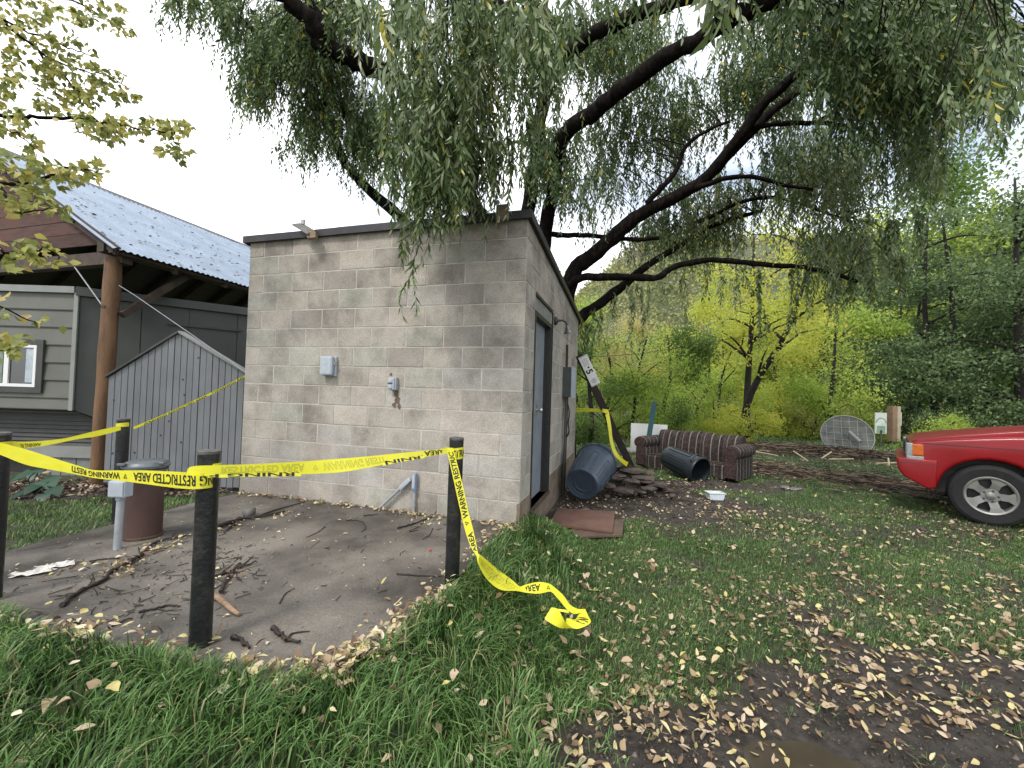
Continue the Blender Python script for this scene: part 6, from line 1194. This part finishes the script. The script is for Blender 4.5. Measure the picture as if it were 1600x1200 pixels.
def mcluster(x, y, rx, ry, Y, n, ln=.07, tn=0.):
    a = rng.rand(n) * 2 * PI; r = np.sqrt(rng.rand(n)); P = np.array([T(x + rx * q * math.cos(b_), y + ry * q * math.sin(b_), Y + rng.uniform(-.25, .25)) for q, b_ in zip(r, a)])
    for lobe in (-.75, 0, .75):
        D = rng.randn(n, 3) * .5 + np.array([.3, -.1, -.55]); 
        if lobe == -.75: D0 = unit(D); N0 = unit(rng.randn(n, 3) * .7 + np.array([0, -.5, .6])); L0 = rng.uniform(.7, 1.2, n) * ln; T0 = np.clip(rng.beta(2, 2, n) * .75 + tn, 0, 1)
        s = unit(np.cross(D0, N0)); mac.add(*leaves(P, unit(D0 * math.cos(lobe) + s * math.sin(lobe)), N0, L0 * (1 if lobe == 0 else .72), L0 * .5, True, .15, T0))
for c in ((20, 25, 60, 40, 3.6, 90), (80, 40, 55, 40, 3.8, 60), (150, 22, 45, 25, 3.9, 55), (190, 45, 18, 14, 4, 14), (55, 95, 55, 45, 3.7, 95), (110, 120, 45, 40, 3.8, 80), (165, 130, 35, 25, 3.9, 50), (195, 150, 20, 14, 4, 20), (105, 160, 50, 25, 3.75, 60), (135, 190, 20, 18, 3.6, 30), (170, 205, 25, 22, 3.6, 60), (200, 200, 18, 14, 3.65, 18), (240, 195, 22, 12, 3.7, 28), (275, 200, 24, 14, 3.75, 34), (262, 232, 22, 10, 3.75, 24), (285, 240, 14, 12, 3.75, 12), (15, 150, 25, 35, 3.5, 40), (15, 195, 25, 15, 3.4, 24), (50, 225, 16, 18, 3.4, 14), (30, 255, 40, 20, 3.0, 32), (75, 278, 45, 22, 3.0, 44), (110, 268, 25, 20, 3.0, 24), (140, 265, 22, 16, 3.1, 18), (15, 300, 30, 30, 2.8, 26), (60, 320, 35, 14, 2.85, 14), (95, 325, 22, 10, 2.9, 9), (40, 385, 30, 12, 2.6, 11), (75, 400, 26, 12, 2.6, 10), (15, 410, 16, 14, 2.5, 7), (60, 505, 8, 6, 2.7, 3), (8, 488, 10, 8, 2.6, 4), (12, 530, 18, 16, 2.5, 10), (25, 545, 12, 8, 2.5, 4)): mcluster(*c)
for P in brs:
    for k in range(2, len(P), 2):
        n = 2; mac.add(*leaves(P[k] + rng.randn(n, 3) * .04, rng.randn(n, 3) + [0, 0, -.5], rng.randn(n, 3), np.full(n, .06), np.full(n, .04), True, .15)) if P[k][0] > -5 else None
link('foliage', mac.mesh('foliage', M_mleaf, mb_), mt, kind='stuff')

# ------------------------------------------------------------------ background trees
M_tb = mat('grey_brown_bark', (.085, .072, .060), (.035, .030, .026), 8, .9, .5, 40); M_tbd = mat('dark_bark', (.026, .022, .019), (.012, .010, .009), 8, .9, .5, 40)
LM = {'lime': leafmat('lime_leaf', [(.16, .25, .05), (.29, .40, .075), (.44, .54, .11), (.60, .66, .17)], .6, .6), 'yellow': leafmat('yellow_leaf', [(.26, .33, .06), (.44, .50, .08), (.66, .66, .12), (.70, .60, .16)], .6, .6),
      'green': leafmat('green_leaf', [(.075, .135, .035), (.12, .20, .05), (.18, .27, .07), (.27, .35, .10)], .6, .6), 'dark': leafmat('blue_green_leaf', [(.045, .080, .036), (.085, .135, .055), (.135, .195, .080), (.21, .28, .12)], .35, .6),
      'gold': leafmat('golden_leaf', [(.30, .28, .10), (.46, .42, .15), (.58, .52, .22), (.42, .36, .25)], .6, .6)}
def tree_proto(seed, kind, h, R_, c0, n, lf, nst=1, flat=False, bark=None, lean=.1, nm='broadleaf_tree', lim=9):
    """tree at the origin: trunk(s), limbs and a gappy crown of leaf clumps; returns its meshes"""
    r_ = np.random.RandomState(seed); tm = MB(); C_ = []
    for s_ in range(nst):
        a = r_.rand() * 6; of = np.array([math.cos(a), math.sin(a), 0]) * (.25 * (nst > 1)); top = of * 4 + np.array([r_.randn() * lean * h, r_.randn() * lean * h, h * r_.uniform(.72, .85)])
        P = spline([of - [0, 0, .3], of * 1.6 + top * .25, top * .6 + r_.randn(3) * .12, top], 5); tm.tube(P, np.linspace(.013 * h + .04, .03, len(P)), 8)
        for k in range(lim):
            t = r_.uniform(c0 / h * .8, .9); i = int(t * (len(P) - 1)); b0 = P[i]; az = r_.rand() * 2 * PI; ln = R_ * r_.uniform(.5, 1.05) * (1 - .5 * abs(t - .45))
            e = b0 + np.array([math.cos(az) * ln, math.sin(az) * ln, ln * (r_.uniform(-.05, .2) if flat else r_.uniform(.2, .75))]); Q = spline([b0, (b0 + e) / 2 + [0, 0, .12 * ln], e], 4); tm.tube(Q, np.linspace(.006 * h, .008, len(Q)), 5)
            for f_ in (.45, .7, 1.): C_.append(b0 * (1 - f_) + e * f_)
            if flat: C_.append(e + [0, 0, -.25])
        C_.append(P[-1])
    C_ = np.array(C_); m_ = int(len(C_) * 1.6); cen = C_[r_.randint(0, len(C_), m_)] + r_.randn(m_, 3) * np.array([.16, .16, .05 if flat else .14]) * R_
    w_ = r_.rand(m_) ** 1.3; idx = r_.choice(m_, n, p=w_ / w_.sum()); sg = R_ * (.15 if not flat else .17) * r_.uniform(.6, 1.3, m_)
    P = cen[idx] + r_.randn(n, 3) * sg[idx][:, None] * np.array([1, 1, .35 if flat else .8]); P[:, 2] = np.abs(P[:, 2] - .1) + .1
    D = unit(r_.randn(n, 3) + np.array([0, 0, -.6])); tn = np.clip(r_.rand(m_)[idx] * .55 + r_.rand(n) * .45, 0, 1)
    ac = Acc(); L_ = lf * r_.uniform(.6, 1.3, n); ac.add(*leaves(P, D, r_.randn(n, 3), L_, L_ * .55, False, .1, tn))
    return tm.mesh('trunk', bark or M_tbd, True), ac.mesh('crown', LM[kind]), nm
def plant(proto, px, Y, lab, kind=None, sc=1., rot=0., z=None, cat='tree', grp=None, sz=None):
    t_, c_, nm = proto; p = T(px, 600, Y); zz_ = float(height(p[0], p[1])) - .05 if z is None else z
    o = empty(nm, (p[0], p[1], zz_), lab, cat, grp); o.rotation_euler[2] = rot; o.scale = (sc, sc, sz or sc)
    link('trunk', t_, o); c = link('crown', c_, o)
    if kind: c.material_slots[0].link = 'OBJECT'; c.material_slots[0].material = LM[kind]
    return o
pA = tree_proto(1, 'lime', 6, 2.2, 1.0, 15000, .105, 2); pB = tree_proto(2, 'green', 6, 2.0, .8, 15000, .10, 1); pC = tree_proto(3, 'yellow', 5, 1.7, .6, 11000, .095, 1)
pD = tree_proto(4, 'dark', 11, 3.0, 1.6, 26000, .12, 2, True, M_tbd, .03, 'dark_tree', 20); pE = tree_proto(5, 'dark', 10, 2.8, 1.2, 24000, .12, 2, True, M_tbd, .03, 'dark_tree', 20)
pF = tree_proto(6, 'green', 14, 4.6, 3.0, 26000, .19, 1); pG = tree_proto(7, 'yellow', 13, 4.2, 2.0, 26000, .18, 2); pS = tree_proto(8, 'yellow', 1.8, 1.1, .2, 6000, .08, 3, False, None, .15, 'shrub', 8)
pH = tree_proto(9, 'lime', 10, 2.6, 4.5, 7000, .13, 2, False, M_tbd, .10)
g_ = 'trees at the far side of the lawn'; g2 = 'tall trees of the wood behind'
plant(pH, 1168, 15.2, 'forked grey-trunked tree rising right behind the sofa with yellow leaves at its foot', 'yellow', .95, 2.2, grp=g_)
plant(pB, 925, 13.5, 'small green tree with dark bare lower stems just right of the hut', 'green', .78, 0, grp=g_)
plant(pA, 968, 15, 'lime green bushy tree behind the leaning sign post', 'lime', .80, 1, grp=g_)
plant(pB, 1035, 16, 'loose green tree behind the left half of the sofa', 'green', .85, 2, grp=g_)
plant(pA, 1098, 18, 'yellow-green tree behind the middle of the sofa', 'lime', .85, 3, grp=g_)
plant(pC, 1225, 18, 'low yellow tree between the forked tree and the satellite dish', 'yellow', .9, 1, grp=g_)
plant(pC, 1292, 17, 'thin-stemmed bright yellow tree directly behind the satellite dish', 'lime', 1.15, 2, grp=g_)
plant(pA, 1335, 18.5, 'lime tree between the satellite dish and the white-green sign', 'lime', .8, 4, grp=g_)
plant(pD, 1400, 21, 'dark layered tree behind the wooden post', None, .85, 1, grp=g_)
plant(pE, 1478, 17.5, 'dark blue-green tree with twin trunks above the bonnet of the car', None, 1.12, 2, grp=g_)
plant(pD, 1590, 15.5, 'big dark tree at the right edge above the car', None, 1.05, 0, grp=g_)
plant(pE, 1700, 18, 'dark tree just past the right edge of the photo', None, 1.05, 3, grp=g_)
for i, (px_, Y_, sc, kd, lab) in enumerate(((1150, 14.6, .75, 'yellow', 'yellow shrub hugging the foot of the forked tree'), (1105, 16.5, .8, 'yellow', 'bright yellow shrub right behind the sofa back'), (1200, 18.5, .9, 'lime', 'lime shrub right of the forked tree'), (1050, 15.5, .8, 'lime', 'low lime shrub behind the left part of the sofa back'), (950, 13, .6, 'green', 'dark scrubby shrub at the foot of the small green tree'), (905, 13, .75, 'green', 'green shrub at the hut corner below the wall tape'), (1255, 19, 1., 'gold', 'tawny shrub left of the satellite dish'), (1435, 14, .75, 'lime', 'light green weedy bush left of the car bonnet'), (1345, 16.5, .7, 'lime', 'light green bush right behind the dish'), (1530, 14.5, .9, 'dark', 'dark bush directly behind the bonnet of the car'))):
    plant(pS, px_, Y_, lab, kd, sc, i, cat='shrub', grp='shrubs along the edge of the wood')
for i, (pr, px_, Y_, sc, kd, lab) in enumerate(((pF, 890, 27, .75, 'lime', 'tall lime green tree rising behind the hut roof corner'), (pG, 975, 30, .62, 'gold', 'golden tree seen through the willow strands above the sign post'), (pF, 1055, 34, .7, 'yellow', 'yellow tree in the gap under the long horizontal willow limb'), (pG, 1130, 28, .72, 'yellow', 'tall yellow tree left of the forked trunk'), (pF, 1215, 30, .85, 'lime', 'tall lime tree right of the forked trunk'), (pG, 1290, 27, .85, 'yellow', 'tall yellow tree above the satellite dish'), (pF, 1365, 27, 1.25, 'green', 'tall green tree above the white-green sign'), (pF, 1440, 26, 1.35, 'lime', 'tall lime tree behind the twin-trunked dark tree'), (pG, 1520, 25, 1.38, 'green', 'tall green tree under the patch of blue sky'), (pF, 1600, 26, 1.45, 'green', 'tall bushy green tree at the right edge of the wood'), (pG, 1690, 25, 1.4, 'green', 'tall green tree beyond the right edge'), (pF, 545, 27, .88, 'lime', 'yellow-green treetop showing over the middle of the hut roof'), (pG, 430, 32, .75, 'yellow', 'small yellow treetop over the left end of the hut roof'), (pF, 600, 26, .80, 'green', 'green treetop over the hut roof beside the willow curtain'), (pF, 720, 26, .85, 'green', 'tree hidden mostly by the willow curtain above the hut'), (pG, 810, 28, .85, 'lime', 'tree seen through willow leaves above the hut corner'))):
    plant(pr, px_, Y_, lab, kd, sc, i * 1.3, grp=g2)
# hillside with scrub
hx = axis([(-10, 130, 3.)]); hy = axis([(34, 130, 3.)]); M_hill = mat('dry_hillside', (.16, .13, .085), (.07, .065, .04), .35, .95, .5, 3)
n = 90000; x = rng.uniform(-14, 120, n); y = rng.uniform(36, 105, n); k_ = (vnoise(x, y, 4, 60) + .3 * rng.rand(n) > .42) & (x < y * 1.5 + 6); x, y = x[k_], y[k_]; n = len(x); ac = Acc(); hgt = 2.6 * vnoise(x, y, 2.6, 61) * rng.rand(n)
L_ = rng.uniform(.3, .7, n); ac.add(*leaves(np.column_stack([x, y, hill(x, y) + hgt]), rng.randn(n, 3), rng.randn(n, 3), L_, L_ * .7, False, .1, np.clip(vnoise(x, y, 5, 62) * .7 + rng.rand(n) * .3, 0, 1)))
link('hillside_scrub', ac.mesh('hillside_scrub', leafmat('scrub_leaf', [(.08, .10, .05), (.15, .18, .07), (.24, .26, .10), (.33, .31, .13), (.24, .21, .15), (.18, .165, .13)], .3, .8)), None, label='autumn scrub covering the hillside behind the wood', cat='scrub', kind='stuff')
